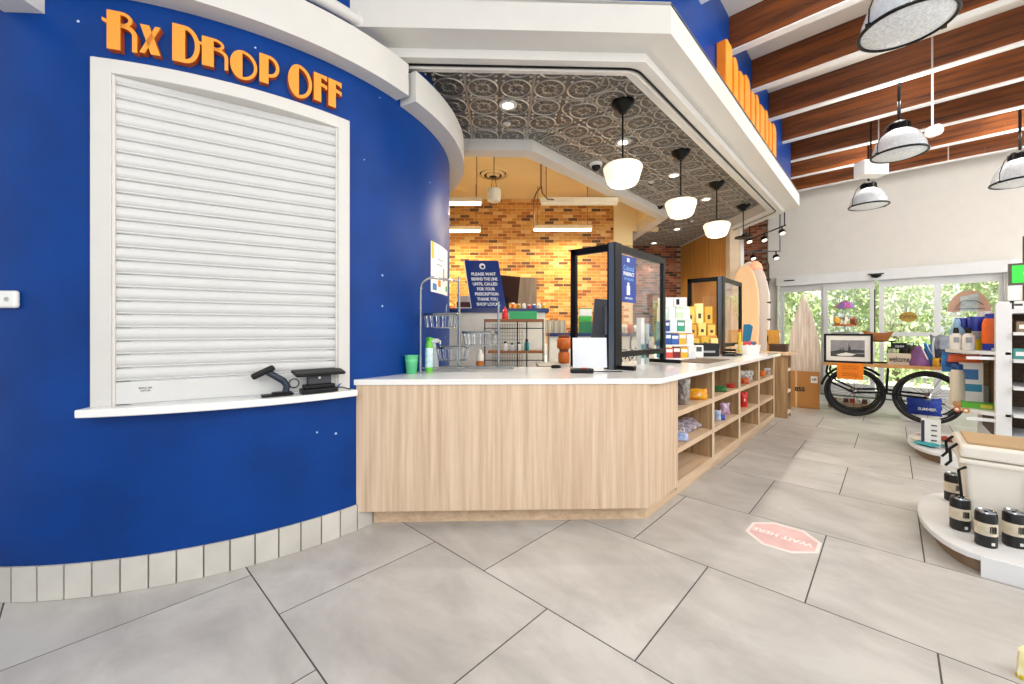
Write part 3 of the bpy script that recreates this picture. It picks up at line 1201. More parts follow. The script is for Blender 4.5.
# timber panelled wall under the tin ceiling
PW = wood('golden_oak_panel', '#c8903f', '#9c6322', (1, 22, 0.8), 0.45)
pw = thing('wall_panelled', 'golden vertical timber panelling beyond the glass screens', 'wall', W(4.42, 0, 0), CAMZ, kind='structure')
d0 = 8.35
while d0 < 10.55:
    MB().b2((0, d0 + 0.003, 0.2), (0.03, d0 + 0.147, 3.59)).build('panel', PW, pw)
    d0 += 0.15
MB().b2((0.02, 8.35, 0.2), (0.12, 10.6, 3.59)).build('panel_backing', OAKD, pw)
MB().b2((-0.02, 8.35, 3.575), (0.0, 10.6, 3.598)).build('crown_strip', WHITE, pw)
m = MB()
for a, b, c in ((0.0, 0.20, 0.0),):
    m.b2((a, 8.2, 0), (b, 8.35, 3.45))
o = m.build('end_cap', mat('beige_paint', '#cdb89c', 0.6), pw)
MB().b2((0.205, 8.19, 0), (0.28, 8.34, 3.45)).build('edge_strip', WHITE, pw)

# ================================================================== COUNTER
ZC0, ZC1 = 1.0145, 1.054
CF, CY = 4.05, 1.27           # body planes: x + y = CF on the slant, y = CY on the long side
fc = thing('front_cabinet', 'pale oak slanted counter front cabinet joining the blue drum wall', 'counter', (0, 0, 0))
m = MB()
m.prism([(1.30, CF - 1.30), (CF - CY, CY), (CF - CY + 0.05, CY + 0.06), (1.34, CF - 1.25)], 0.125, ZC0)
m.build('front_panel', OAK, fc)
m = MB()
m.prism([(CF - CY + 0.002, CY), (3.315, CY), (3.315, CY + 0.5), (3.27, CY + 0.5), (3.27, CY + 0.05), (CF - CY + 0.06, CY + 0.05)], 0.125, ZC0)
m.build('side_panel', OAK, fc)
m = MB()
m.prism([(1.42, 4.2 - 1.42), (4.2 - 1.33, 1.33), (3.32, 1.33), (3.32, 1.39), (2.92, 1.39), (1.5, 4.3 - 1.5)], 0.0, 0.126)
m.build('kick_board', OAKX, fc)

# open shelving of four bays facing the aisle
BAYX, BAYP, BAYN = 3.315, 0.9315, 4
sc_ = thing('shelf_cabinet', 'oak open cubby shelving of four bays under the long counter', 'shelf', (BAYX, CY, 0))
DP = 0.46
for k in range(BAYN + 1):
    x0 = k * BAYP - 0.062 if k else -0.02
    w_ = 0.062 if 0 < k < BAYN else (0.02 if k == 0 else 0.05)
    if k == BAYN:
        x0 = k * BAYP - 0.062
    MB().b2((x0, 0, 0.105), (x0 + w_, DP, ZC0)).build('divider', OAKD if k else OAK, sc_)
    MB().b2((x0, -0.004, 0.105), (x0 + w_, 0.0, ZC0)).build('edge_band', mat('pale_edge_band', '#d3bfa4', 0.5), sc_)
for k in range(BAYN):
    a, b = k * BAYP, (k + 1) * BAYP - 0.062
    for z0, z1, nm in ((0.692, 0.737, 'shelf'), (0.392, 0.437, 'shelf'), (0.105, 0.165, 'bottom_shelf')):
        s = MB().b2((a, 0.0, z0), (b, DP, z1)).build(nm, OAKX, sc_)
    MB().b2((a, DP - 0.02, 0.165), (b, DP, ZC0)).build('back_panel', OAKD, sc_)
MB().b2((0.0, 0.06, 0.0), (BAYN * BAYP - 0.01, 0.10, 0.106)).build('kick_board', OAKX, sc_)

top = thing('worktop', 'white polished stone worktop bending round the long oak counter', 'worktop', (0, 0, 0))
m = MB()
SY = 1.20
m.prism([(1.29, 4.03 - 1.29), (4.03 - SY, SY), (7.10, SY), (7.10, 2.1), (3.25, 2.1), (2.275, 3.075)] + [tuple(dr(p_, R0 - 0.012).xy) for p_ in (-59, -63, -67, -71, -75, -79, -83)], ZC0, ZC1)
m.build('stone_slab', STONE, top, bevel=0.004)

# inner carcass of the counter, closing it towards the staff side
o = thing('staff_cabinet', 'white staff side cabinet under the stone worktop', 'cabinet', (0, 0, 0))
m = MB()
m.prism([(3.3, 1.80), (7.05, 1.80), (7.05, 2.05), (3.2, 2.05), (2.45, 2.80), (2.30, 2.65), (3.0, 1.95)], 0, ZC0 - 0.001)
m.build('carcass', WPL, o)

# second shelving unit at the counter end
e2 = thing('end_shelf', 'tall brown oak shelf unit at the far end of the counter', 'shelf', (7.62, 1.20, 0))
MB().b2((0, 0, 0), (0.035, 0.62, 1.03)).build('end_panel', OAKD, e2)
MB().b2((0.30, 0, 0), (0.335, 0.62, 1.03)).build('end_panel', OAKD, e2)
MB().b2((0.035, 0.56, 0), (0.30, 0.60, 1.0)).build('back_panel', OAKD, e2)
for z in (0.06, 0.40, 0.74):
    MB().b2((0.035, 0.0, z), (0.30, 0.56, z + 0.045)).build('shelf', mat('pale_shelf_edge', '#dccbb2', 0.5), e2)
MB().b2((-0.05, -0.05, 1.0), (0.55, 0.75, 1.04)).build('wood_top', OAKX, e2)

# ================================================================== GLASS SCREENS
def screen(loc, label):
    t = thing('glass_screen', label, 'screen', loc, group='black framed glass screens on the counter')
    H_ = 1.112
    bw = 0.055
    lx, wy = 1.10, 0.49
    m = MB()
    m.b2((-0.03, -0.01, 0.0), (0.09, 0.07, H_))
    m.build('corner_post', BLACK, t, bevel=0.003)
    MB().b2((-0.036, 0.0, 0.0), (-0.03, 0.05, H_ - 0.002)).build('corner_trim', ALU, t)
    MB().b2((0.015, wy - bw, 0.0), (0.055, wy, H_)).build('wing_post', BLACK, t)
    MB().b2((0.015, 0.07, H_ - 0.06), (0.055, wy, H_)).build('wing_rail', BLACK, t)
    MB().b2((0.015, 0.07, 0.012), (0.055, wy, 0.045)).build('wing_rail', BLACK, t)
    MB().b2((0.033, 0.07, 0.045), (0.038, wy - bw, H_ - 0.06)).build('wing_pane', GLASS, t)
    MB().b2((lx - bw, 0.015, 0.0), (lx, 0.055, H_)).build('end_post', BLACK, t)
    MB().b2((0.07, 0.015, H_ - 0.06), (lx - bw, 0.055, H_)).build('top_rail', BLACK, t)
    MB().b2((0.07, 0.015, 0.10), (lx - bw, 0.055, 0.15)).build('bottom_rail', BLACK, t)
    MB().b2((0.07, 0.033, 0.15), (lx - bw, 0.038, H_ - 0.06)).build('pane', GLASS, t)
    for x in (0.01, lx - 0.06):
        MB().b2((x, -0.16, 0.0), (x + 0.05, 0.28, 0.035)).build('foot', BLACK, t, bevel=0.004)
    return t
gs1 = screen((3.195, 1.755, ZC1), 'black framed glass screen nearest the camera with a blue poster')
gs2 = screen((6.24, 1.755, ZC1), 'farther black framed glass screen beside the white tub')
# blue poster stuck to the first screen
pst = thing('window_poster', 'blue poster with white print stuck on the nearer glass screen', 'poster', (3.36, 1.782, 1.655))
psh = MB().b2((-0.02, 0, 0), (0.27, 0.004, 0.43)).build('sheet', mat('poster_blue', '#1b3d94', 0.4, var=0.2, vs=5), pst)
WINK = mat('white_ink', '#f2f4f8', 0.5)
CINK = mat('pale_blue_ink', '#7fb2e8', 0.5)
text('Colonial', 0.07, CINK, psh, T(0.125, -0.001, 0.315) @ UP, width=0.2)
text('PHARMACY', 0.05, WINK, psh, T(0.125, -0.001, 0.262) @ UP, width=0.21, bold=0.001)
text('WE DELIVER', 0.035, CINK, psh, T(0.125, -0.001, 0.216) @ UP, width=0.19)
m = MB(); m.b2((0.09, -0.002, 0.375), (0.135, 0, 0.41)); m.build('emblem', WINK, psh)
m = MB(); m.b2((0.085, -0.002, 0.07), (0.145, 0, 0.155)); m.b2((0.098, -0.002, 0.155), (0.132, 0, 0.185)); m.build('bottle_picture', WINK, psh)
text('SHOP LOCAL', 0.025, WINK, psh, T(0.125, -0.001, 0.038) @ UP, width=0.15)

# ================================================================== PENDANTS, DOWNLIGHTS, CAMERAS
OPAL = mat('opal_glass_lit', '#fff3dc', 0.3, var=0.0, emit=0.62)
pl_ = thing('pendant_lamp', 'x', 'pendant lamp', (3.59, 1.90, ZT), group='opal pendants over the counter')
m = MB()
m.lathe([(0.03, -0.10), (0.045, -0.075), (0.075, -0.055), (0.10, -0.03), (0.11, -0.012), (0.11, 0.004)], 20)
m.build('canopy', BLACK, pl_, smooth=True)
MB().tube([(0, 0, -0.05), (0, 0, -0.56)], 0.009, 8).build('rod', BLACK, pl_)
MB().lathe([(0.075, -0.585), (0.07, -0.565), (0.035, -0.55), (0.012, -0.535)], 16).build('fitter', BLACK, pl_, smooth=True)
m = MB()
m.lathe([(0.0, -0.815), (0.07, -0.812), (0.125, -0.795), (0.148, -0.765), (0.168, -0.70), (0.184, -0.645), (0.183, -0.625), (0.165, -0.605), (0.12, -0.592), (0.07, -0.585)], 32)
m.build('shade', OPAL, pl_, smooth=True)
labs = ['opal schoolhouse pendant lamp nearest the camera over the counter', 'second opal pendant lamp from the camera over the counter', 'third opal pendant lamp over the counter, beside the timber panelling', 'farthest opal pendant lamp, near the beige canopy corner']
pl_['label'] = labs[0]
for i, (x, y) in enumerate([(5.07, 1.90), (6.51, 1.91)]):
    q = dup(pl_, (x, y, ZT), label=labs[i + 1])
bl = thing('disc_pendant', 'black rod pendant with a flat dark disc, farthest of the row', 'pendant lamp', (8.0, 1.91, ZT))
MB().lathe([(0.03, -0.10), (0.045, -0.075), (0.075, -0.055), (0.10, -0.03), (0.11, -0.012), (0.11, 0.004)], 20).build('canopy', BLACK, bl, smooth=True)
MB().tube([(0, 0, -0.05), (0, 0, -0.52)], 0.009, 8).build('rod', BLACK, bl)
MB().lathe([(0.03, -0.60), (0.14, -0.575), (0.135, -0.555), (0.03, -0.535), (0.02, -0.51)], 20).build('disc_shade', BLACK, bl, smooth=True)
for i, (x, y) in enumerate([(3.59, 1.90), (5.07, 1.90), (6.51, 1.91)]):
    lamp('pendant_light', 'POINT', (x, y, ZT - 0.9), 12, (1, 0.9, 0.75), 0.12)

DL = mat('downlight_lens', '#fff6e6', 0.3, var=0, emit=6.0)
dl = None
DLP = [(508, 105, 'nearest the drum on its own'), (623, 142, 'behind the nearest pendant rod'), (674, 175, 'behind the second pendant rod'), (706, 199, 'behind the third pendant rod'), (677, 229, 'near the camera dome, far side'), (654, 243, 'farthest, before the brick wall')]
for px, py, where in DLP:
    p = fl(px, py, ZT)
    lab = 'white recessed downlight in the tin ceiling, ' + where
    if dl is None:
        dl = thing('downlight', lab, 'downlight', p, group='downlights in the tin ceiling')
        MB().lathe([(0.055, -0.009), (0.085, -0.011), (0.09, 0.004)], 20, caps=False).build('trim_ring', WHITE, dl, smooth=True)
        MB().lathe([(0.0, -0.008), (0.056, -0.008), (0.056, 0.004)], 16).build('lens', DL, dl)
    else:
        dup(dl, p, label=lab)
    lamp('downlight_beam', 'SPOT', p + Vector((0, 0, -0.03)), 85, (1, 0.93, 0.82), 0.05, spot_size=math.radians(95), spot_blend=0.6)
spk = None
for px, py, where in [(507, 124, 'beside the nearest downlight'), (651, 182, 'right of the nearest pendant'), (692, 221, 'beyond the second pendant')]:
    p = fl(px, py, ZT)
    lab = 'small white sprinkler head in the tin ceiling, ' + where
    if spk is None:
        spk = thing('sprinkler_head', lab, 'sprinkler', p, group='sprinklers in the tin ceiling')
        MB().lathe([(0.012, -0.03), (0.02, -0.012), (0.042, -0.004), (0.042, 0.003)], 14).build('rosette', WHITE, spk, smooth=True)
        MB().lathe([(0.02, -0.04), (0.02, -0.036)], 10).build('deflector', CHROME, spk)
    else:
        dup(spk, p, label=lab)
cm = None
for px, py, d, where in [(596, 164, 5.35, 'nearest the camera'), (660, 204, 7.2, 'beside the second pendant')]:
    p = at(px, py, d)
    lab = 'white dome security camera under the tin ceiling, ' + where
    if cm is None:
        cm = thing('security_camera', lab, 'camera', p, group='security cameras under the tin ceiling')
        MB().lathe([(0.075, -0.03), (0.085, 0.0), (0.085, 0.07), (0.075, 0.09)], 18).build('housing', WPL, cm, smooth=True)
        MB().ball((0, 0, -0.035), 0.06, 14).build('lens_dome', BLKP, cm, smooth=True)
        MB().tube([(0, 0, 0.08), (0, 0, ZT - p.z)], 0.03, 10).build('mount', WPL, cm)
    else:
        dup(cm, p, label=lab)

# ---- large industrial lamps
PRISM = mat('prismatic_glass', '#c9ced4', 0.12, var=0.10, vs=40, emit=0.10, bump=0.5, bs=50, coat=0.5)
LENS = mat('ribbed_lens', '#cfd3d8', 0.2, var=0.22, vs=60, emit=0.12, bump=0.5, bs=70)
def big_lamp(loc, dia, label, first=[None]):
    R_ = dia / 2
    t = thing('dome_lamp', label, 'lamp', loc, group='industrial dome lamps under the beams')
    MB().lathe([(R_ * 0.97, 0.0), (R_ * 0.95, R_ * 0.24), (R_ * 0.84, R_ * 0.58), (R_ * 0.66, R_ * 0.88), (R_ * 0.45, R_ * 1.06), (R_ * 0.34, R_ * 1.12)], 40).build('dome', PRISM, t, smooth=True)
    MB().lathe([(0.0, -R_ * 0.16), (R_ * 0.4, -R_ * 0.14), (R_ * 0.75, -R_ * 0.08), (R_ * 0.95, 0.0)], 40).build('lens', LENS, t, smooth=True)
    MB().tube([(R_ * 0.99 * math.cos(a * PI / 18), R_ * 0.99 * math.sin(a * PI / 18), 0.0) for a in range(36)], R_ * 0.05, 8, closed=True).build('rim', BLACK, t, smooth=True)
    m = MB()
    m.lathe([(R_ * 0.36, R_ * 1.06), (R_ * 0.36, R_ * 1.38), (R_ * 0.30, R_ * 1.48), (R_ * 0.12, R_ * 1.54)], 20)
    for a in range(12):
        m.box((R_ * 0.37 * math.cos(a * PI / 6), R_ * 0.37 * math.sin(a * PI / 6), R_ * 1.24), (R_ * 0.07, R_ * 0.035, R_ * 0.3), rz=a * PI / 6)
    m.build('ballast', BLACK, t)
    for s in (-1, 1):
        c, n = math.cos(CAMZ), math.sin(CAMZ)
        P = [(R_ * 1.02, 0.0), (R_ * 1.0, R_ * 0.45), (R_ * 0.78, R_ * 1.02), (R_ * 0.38, R_ * 1.42)]
        MB().tube([(s * a * c, s * a * n, z) for a, z in P], R_ * 0.018, 6).build('yoke', BLACK, t)
        MB().box((s * R_ * 1.03 * c, s * R_ * 1.03 * n, 0), (R_ * 0.12, R_ * 0.12, R_ * 0.09)).build('clasp', BLACK, t)
    MB().tube([(0, 0, R_ * 1.48), (0, 0, 4.64 - loc[2])], 0.016, 8).build('rod', BLACK, t)
    lamp('dome_uplight', 'POINT', (loc[0], loc[1], loc[2] + R_ * 1.5 + 0.25), 40, (1, 0.96, 0.9), 0.15)
big_lamp(at(906, 26, 2.75), 0.50, 'big prismatic dome lamp nearest the camera, cut by the top edge')
big_lamp(at(899, 154, 4.72), 0.50, 'dome lamp on a black rod in the middle of the row')
big_lamp(at(868.5, 206, 6.7), 0.52, 'smallest far dome lamp above the shop doors')
big_lamp(at(1020, 182, 5.6), 0.56, 'dome lamp at the right edge of the picture')
p = at(871, 169, 6.0)
t = thing('lamp_box', 'white box fixture above the smallest far dome lamp', 'fixture', p, CAMZ)
MB().box((0, 0, 0), (0.36, 0.2, 0.22)).build('housing', WPL, t, bevel=0.015)
MB().tube([(0, 0, 0.1), (0, 0, 4.64 - p.z)], 0.012, 6).build('rod', BLACK, t)
p = at(934, 131, 5.0)
t = thing('ceiling_speaker', 'small white swivel device beside the middle dome lamp', 'speaker', p, CAMZ)
MB().lathe([(0.05, -0.07), (0.07, -0.04), (0.07, 0.05), (0.05, 0.07)], 16, Matrix.Rotation(1.2, 4, 'Y')).build('body', WPL, t, smooth=True)
MB().tube([(-0.02, 0, 0.05), (-0.02, 0, 4.64 - p.z)], 0.012, 6).build('stem', WPL, t)

# ---- dispensary ceiling fittings
TUBE = mat('warm_tube_lit', '#fff0c8', 0.4, var=0, emit=5.0)
TUBO = mat('tube_housing', '#efe0c0', 0.5, emit=0.0)
def strip_light(x0, x1, py, d, label, lit=True):
    a, b = at(x0, py, d), at(x1, py, d)
    L = (b - a).length
    t = thing('strip_light', label, 'strip light', (a + b) / 2, CAMZ, group='hanging strip lights in the dispensary')
    MB().b2((-L / 2, -0.05, 0.0), (L / 2, 0.05, 0.07)).build('housing', TUBO, t, bevel=0.01)
    MB().tube([(-L / 2 + 0.02, 0, -0.012), (L / 2 - 0.02, 0, -0.012)], 0.035, 10).build('diffuser', TUBE if lit else TUBO, t, smooth=True)
    for s in (-0.42, 0.42):
        MB().tube([(s * L, 0, 0.06), (s * L, 0, 4.24 - a.z)], 0.006, 6).build('hanger', mat('brown_rod', '#7a5a38', 0.5), t)
    lamp('strip_glow', 'AREA', (a + b) / 2 + Vector((0, 0, -0.06)), 52, (1, 0.80, 0.48), 1.1, 0.1, target=(a + b) / 2 + Vector((0, 0, -1)))
strip_light(416, 482, 202.5, 6.3, 'lit strip light at the left, upper of the two beside the drum')
strip_light(418, 481, 230, 7.9, 'lit strip light at the left, lower one near the brick')
strip_light(540, 618, 202.5, 6.3, 'long cream strip light under the ceiling, right, above the lit one', False)
strip_light(533, 592, 229, 8.0, 'bright lit strip light against the brick, right of centre')
p = fl(493, 173, 4.24)
t = thing('ceiling_vent', 'round ringed air diffuser in the cream ceiling', 'vent', p)
for r_, z in ((0.30, -0.01), (0.21, -0.03), (0.12, -0.05)):
    MB().lathe([(r_ - 0.05, z - 0.02), (r_, z), (r_ + 0.005, z + 0.012)], 28, caps=False).build('ring', CREAM, t, smooth=True)
MB().lathe([(0.0, -0.004), (0.24, -0.004), (0.24, 0.0)], 24).build('duct_opening', BLKP, t)
p = at(494, 195, 5.8)
t = thing('pendant_speaker', 'white cylinder speaker hanging by wires before the brick', 'speaker', p)
MB().lathe([(0.07, -0.10), (0.095, -0.085), (0.10, 0.07), (0.085, 0.085)], 22).build('body', mat('cream_plastic', '#e6dcc2', 0.5), t, smooth=True)
MB().tube([(-0.06, 0, 0.08), (0, 0, 0.36), (0.06, 0, 0.08)], 0.004, 5).build('wire', BLKP, t)
MB().tube([(0, 0, 0.36), (0, 0, 4.24 - p.z)], 0.007, 6).build('stem', BLKP, t)
MB().lathe([(0.04, 4.20 - p.z), (0.05, 4.24 - p.z)], 12).build('plate', BLKP, t)
t = thing('conduit', 'dark bent conduit drop from the cream ceiling to the right strip light', 'pipe', at(541, 201, 6.2), CAMZ)
MB().tube([(0, 0, 1.1), (0, 0, 0.25), (0.02, 0, 0.12), (0.10, 0, 0.03), (0.20, 0, 0.02)], 0.011, 8).build('pipe', mat('rust_pipe', '#6b4730', 0.5), t)
MB().tube([(0, 0, 0.22), (-0.07, 0, 0.13), (-0.11, 0, 0.02), (-0.11, 0, -0.42)], 0.011, 8).build('branch', _M['rust_pipe'], t)

# ================================================================== DISPENSARY FURNITURE
def cam_box(name, label, cat, px0, px1, pyt, pyb, d, dep, m, parent=None, grp=None):
    a, b = at(px0, pyb, d), at(px1, pyt, d)
    c = at((px0 + px1) / 2, pyb, d)
    w, h = (px1 - px0) * d / FPX, (pyb - pyt) * d / FPX
    o = MB().b2((-w / 2, 0, 0), (w / 2, dep, h)).build(name, m, parent, loc=c if not parent else None, rz=CAMZ)
    if label:
        tag(o, label, cat, grp)
    return o, c, w, h

LW = mat('white_laminate', '#e7e2d6', 0.5)
c = at(490, 309, 5.8)
zA = c.z
t = thing('dispensary_bench', 'white half wall with a navy ledge in the dispensary, left', 'bench', W(0, 5.8, 0), CAMZ)
xa, xb = (430 - 512) * 5.8 / FPX, (549 - 512) * 5.8 / FPX
MB().b2((xa, 0.03, 0), (xb - 0.05, 0.45, zA - 0.05)).build('half_wall', LW, t)
MB().b2((xa, 0, zA - 0.05), (xb, 0.6, zA + 0.01)).build('ledge', NAVY, t)
t = thing('dispensary_counter', 'lower white cabinet with a navy top beside the tall half wall', 'bench', W(0, 5.85, 0), CAMZ)
xa2, xb2 = (549 - 512) * 5.85 / FPX + 0.01, (655 - 512) * 5.85 / FPX
zB = EYE - 3.0 * 5.85 / FPX
MB().b2((xa2, 0.03, 0), (xb2, 0.55, zB - 0.05)).build('cabinet_body', LW, t)
MB().b2((xa2, 0, zB - 0.05), (xb2, 0.6, zB)).build('ledge', NAVY, t)
t = thing('rear_desk', 'grey staff desk top behind the stone counter', 'desk', W(0, 4.5, 0), CAMZ)
MB().b2((0.3, 0, 0.96), (1.2, 0.62, 1.0)).build('desk_top', mat('grey_laminate', '#8e8f90', 0.5), t)
for x in (0.32, 1.13):
    MB().b2((x, 0.05, 0), (x + 0.05, 0.58, 0.96)).build('leg', GREYP, t)

# blue sign board leaning on the ledge
zl = zA + 0.01
c = at(489, 307, 5.84)
sg = thing('sign_board', 'leaning blue board with white lettering on the navy ledge', 'sign', (c.x, c.y, zl), CAMZ)
bw_, bh_ = 0.50, 0.72
SHX = Matrix(((1, 0, -0.17, 0), (0, 1, 0.22, 0), (0, 0, 1, 0), (0, 0, 0, 1)))
sgb = MB().b2((-bw_ / 2, 0, 0), (bw_ / 2, 0.018, bh_), SHX).build('board', mat('sign_blue', '#17357f', 0.3, var=0.15, vs=4), sg)
MB().b2((-bw_ / 2 - 0.012, -0.002, 0), (-bw_ / 2, 0.02, bh_), SHX).build('white_edge', WPL, sg)
for i, (s, w_) in enumerate((('PLEASE WAIT', .36), ('BEHIND THE LINE', .38), ('UNTIL CALLED', .36), ('FOR YOUR', .26), ('PRESCRIPTION', .34), ('THANK YOU', .30), ('SHOP LOCAL', .34))):
    text(s, 0.062, WINK, sgb, SHX @ T(0.0, -0.003, bh_ - 0.21 - 0.075 * i) @ UP, width=w_, bold=0.002)
MB().lathe([(0.045, 0), (0.045, 0.004)], 20, SHX @ T(0.0, -0.003, bh_ - 0.09) @ UP).build('emblem', WINK, sgb)
MB().lathe([(0.024, 0), (0.024, 0.004)], 14, SHX @ T(0.004, -0.006, bh_ - 0.098) @ UP).build('emblem_centre', NAVY, sgb)

mn = thing('monitor', 'dark brown backed monitor standing on the navy ledge before the brick', 'monitor', (*at(507, 300, 6.05).xy, zl), CAMZ)
MB().b2((-0.15, 0, 0.10), (0.15, 0.03, 0.50), Matrix.Rotation(0.10, 4, 'Y')).build('screen', mat('brown_screen', '#3a1d10', 0.6, spec=0.2), mn)
MB().b2((-0.03, 0.0, 0.0), (0.03, 0.03, 0.2)).build('stand', BLKP, mn)
MB().lathe([(0.10, 0), (0.10, 0.012)], 18).build('foot', BLKP, mn)
t = thing('wood_board', 'upright grey brown wood grain board on the navy ledge', 'board', (*at(527, 305, 6.1).xy, zl), CAMZ)
MB().b2((-0.145, 0, 0), (0.145, 0.03, 0.48)).build('panel', wood('grey_brown_board', '#a88d70', '#7f664c', (26, 26, 1.5)), t)
t = thing('paper_tray', 'white paper tray with dark folders at the left end of the ledge', 'tray', (*at(466, 306, 5.9).xy, zl), CAMZ)
MB().b2((-0.16, 0, 0), (0.12, 0.2, 0.02)).build('tray_base', WPL, t)
MB().b2((-0.14, 0.02, 0.02), (0.06, 0.18, 0.10)).build('folders', mat('maroon_card', '#5a2a22', 0.6), t)
MB().b2((-0.16, 0.18, 0), (0.12, 0.2, 0.2)).build('tray_back', WPL, t)

# small things along the navy ledge
SM = [(513, '#e07b1e', 0.085, 'orange'), (519, '#d9a21f', 0.07, 'amber'), (524, '#f0f0ee', 0.075, 'white'), (529, '#c9343a', 0.06, 'red'), (534, '#2f63b8', 0.065, 'blue'), (539, '#e8e4da', 0.08, 'cream'), (544, '#e3bf3a', 0.075, 'yellow')]
for i, (px, hx, h, nm) in enumerate(SM):
    p = at(px, 307, 5.87)
    t = thing('pill_bottle', 'small %s bottle in the row on the navy ledge' % nm, 'bottle', (p.x, p.y, zl), group='small bottles on the navy ledge')
    MB().lathe([(0.026, 0), (0.028, 0.005), (0.028, h * 0.68), (0.02, h * 0.78)], 12).build('body', mat('bottle_' + nm, hx, 0.35), t, smooth=True)
    MB().lathe([(0.021, h * 0.78), (0.021, h), (0.018, h * 1.02)], 12).build('cap', WPL, t, smooth=True)
t = thing('file_row', 'row of pale folders standing on the lower navy top', 'files', (*at(556, 333, 5.95).xy, zB), CAMZ)
for i in range(11):
    MB().b2((-0.15 + i * 0.028, 0, 0), (-0.15 + i * 0.028 + 0.02, 0.22, 0.185 + 0.012 * math.sin(i * 2.1))).build('folder', mat('folder_%d' % (i % 3), ['#c9bda6', '#b5a890', '#ded5c4'][i % 3], 0.7), t)
for i, (h0, hx, nm) in enumerate(((0.0, '#0f7a44', 'dark green'), (0.175, '#2fae3c', 'bright green'), (0.265, '#e9ece6', 'white'))):
    t = thing('storage_box', '%s box, %s of the stack behind the glass' % (nm, ['lowest', 'middle', 'topmost'][i]), 'box', (*at(586, 335, 5.95).xy, zB + h0), CAMZ, group='stacked boxes behind the glass wing')
    w_, h_ = (0.17, 0.17, 0.17)[i], (0.17, 0.085, 0.10)[i]
    MB().b2((-w_ / 2, 0, 0), (w_ / 2, 0.16, h_ - 0.012)).build('body', mat('box_' + nm.replace(' ', '_'), hx, 0.5), t)
    MB().b2((-w_ / 2 - 0.004, -0.004, h_ - 0.012), (w_ / 2 + 0.004, 0.164, h_)).build('lid', mat('box_lid_%d' % i, ['#128a4e', '#e8f0e2', '#3c9a4c'][i], 0.5), t)

# wire rack with wooden shelves
RD = 5.2
rk = thing('wire_rack', 'black wire rack with wooden shelves behind the counter', 'rack', W(0, RD, 0), CAMZ)
xa, xb = (484 - 512) * RD / FPX, (544 - 512) * RD / FPX
zt = EYE + 11 * RD / FPX
zm = EYE - 21 * RD / FPX
BRW = wood('rack_wood', '#9a6234', '#6e4220', (1.5, 20, 20))
MB().b2((xa, 0, zt - 0.035), (xb, 0.34, zt)).build('top_board', BRW, rk)
MB().b2((xa + 0.05, 0, zm - 0.03), (xb, 0.34, zm)).build('shelf', BRW, rk)
for x in (xa + 0.01, xb - 0.012, xa + 0.43, xa + 0.55):
    MB().tube([(x, 0.01, 0.2), (x, 0.01, zt - 0.03)], 0.008, 6).build('upright', BLACK, rk)
for z in (zt - 0.12, zm - 0.12):
    MB().tube([(xa, 0.01, z), (xb, 0.01, z)], 0.006, 6).build('cross_bar', BLACK, rk)
wm = MB()
for i in range(13):
    wm.tube([(xa + 0.10 + i * 0.033, 0.30, 0.6), (xa + 0.10 + i * 0.033, 0.30, zt - 0.06)], 0.0025, 4)
for i in range(18):
    wm.tube([(xa + 0.09, 0.30, 0.62 + i * 0.05), (xa + 0.51, 0.30, 0.62 + i * 0.05)], 0.0025, 4)
wm.build('wire_grid', BLACK, rk)
t = thing('green_bin', 'green plastic bin on top of the wire rack', 'bin', (*W((523 - 512) * RD / FPX, RD + 0.05, 0).xy, zt), CAMZ)
m = MB()
m.prism([(-0.17, 0), (0.17, 0), (0.17, 0.2), (-0.17, 0.2)], 0, 0.008)
m.b2((-0.18, -0.005, 0), (0.18, 0.005, 0.095)); m.b2((-0.18, 0.2, 0), (0.18, 0.21, 0.095)); m.b2((-0.18, 0, 0), (-0.17, 0.2, 0.095)); m.b2((0.17, 0, 0), (0.18, 0.2, 0.095))
m.build('tub', mat('bin_green', '#0f9a55', 0.4), t)
MB().b2((-0.19, -0.012, 0.085), (0.19, 0.0, 0.1)).build('rim', mat('bin_green_rim', '#18ad63', 0.4), t)
t = thing('red_bottle', 'red squeeze bottle on top of the wire rack', 'bottle', (*W((505 - 512) * RD / FPX, RD + 0.06, 0).xy, zt), CAMZ)
MB().lathe([(0.04, 0), (0.045, 0.01), (0.04, 0.06), (0.028, 0.085), (0.034, 0.11), (0.015, 0.13)], 14).build('body', mat('bottle_red2', '#d8201f', 0.35), t, smooth=True)
MB().lathe([(0.012, 0.13), (0.007, 0.165)], 10).build('spout', mat('bottle_red2', '#d8201f'), t)
for i, (px, hx, nm, h) in enumerate([(505, '#e6e6e2', 'white', 0.12), (512, '#d0d6da', 'grey', 0.10), (519, '#e6e6e2', 'cream', 0.11), (527, '#2aa0a8', 'teal', 0.15)]):
    t = thing('rack_bottle', '%s bottle on the wooden shelf of the wire rack' % nm, 'bottle', (*W((px - 512) * RD / FPX, RD + 0.1, 0).xy, zm), CAMZ, group='bottles on the wire rack shelf')
    MB().lathe([(0.03, 0), (0.034, 0.008), (0.034, h * 0.65), (0.02, h * 0.8)], 12).build('body', mat('rack_bottle_' + nm, hx, 0.3), t, smooth=True)
    MB().lathe([(0.018, h * 0.8), (0.018, h)], 10).build('cap', BLKP, t)
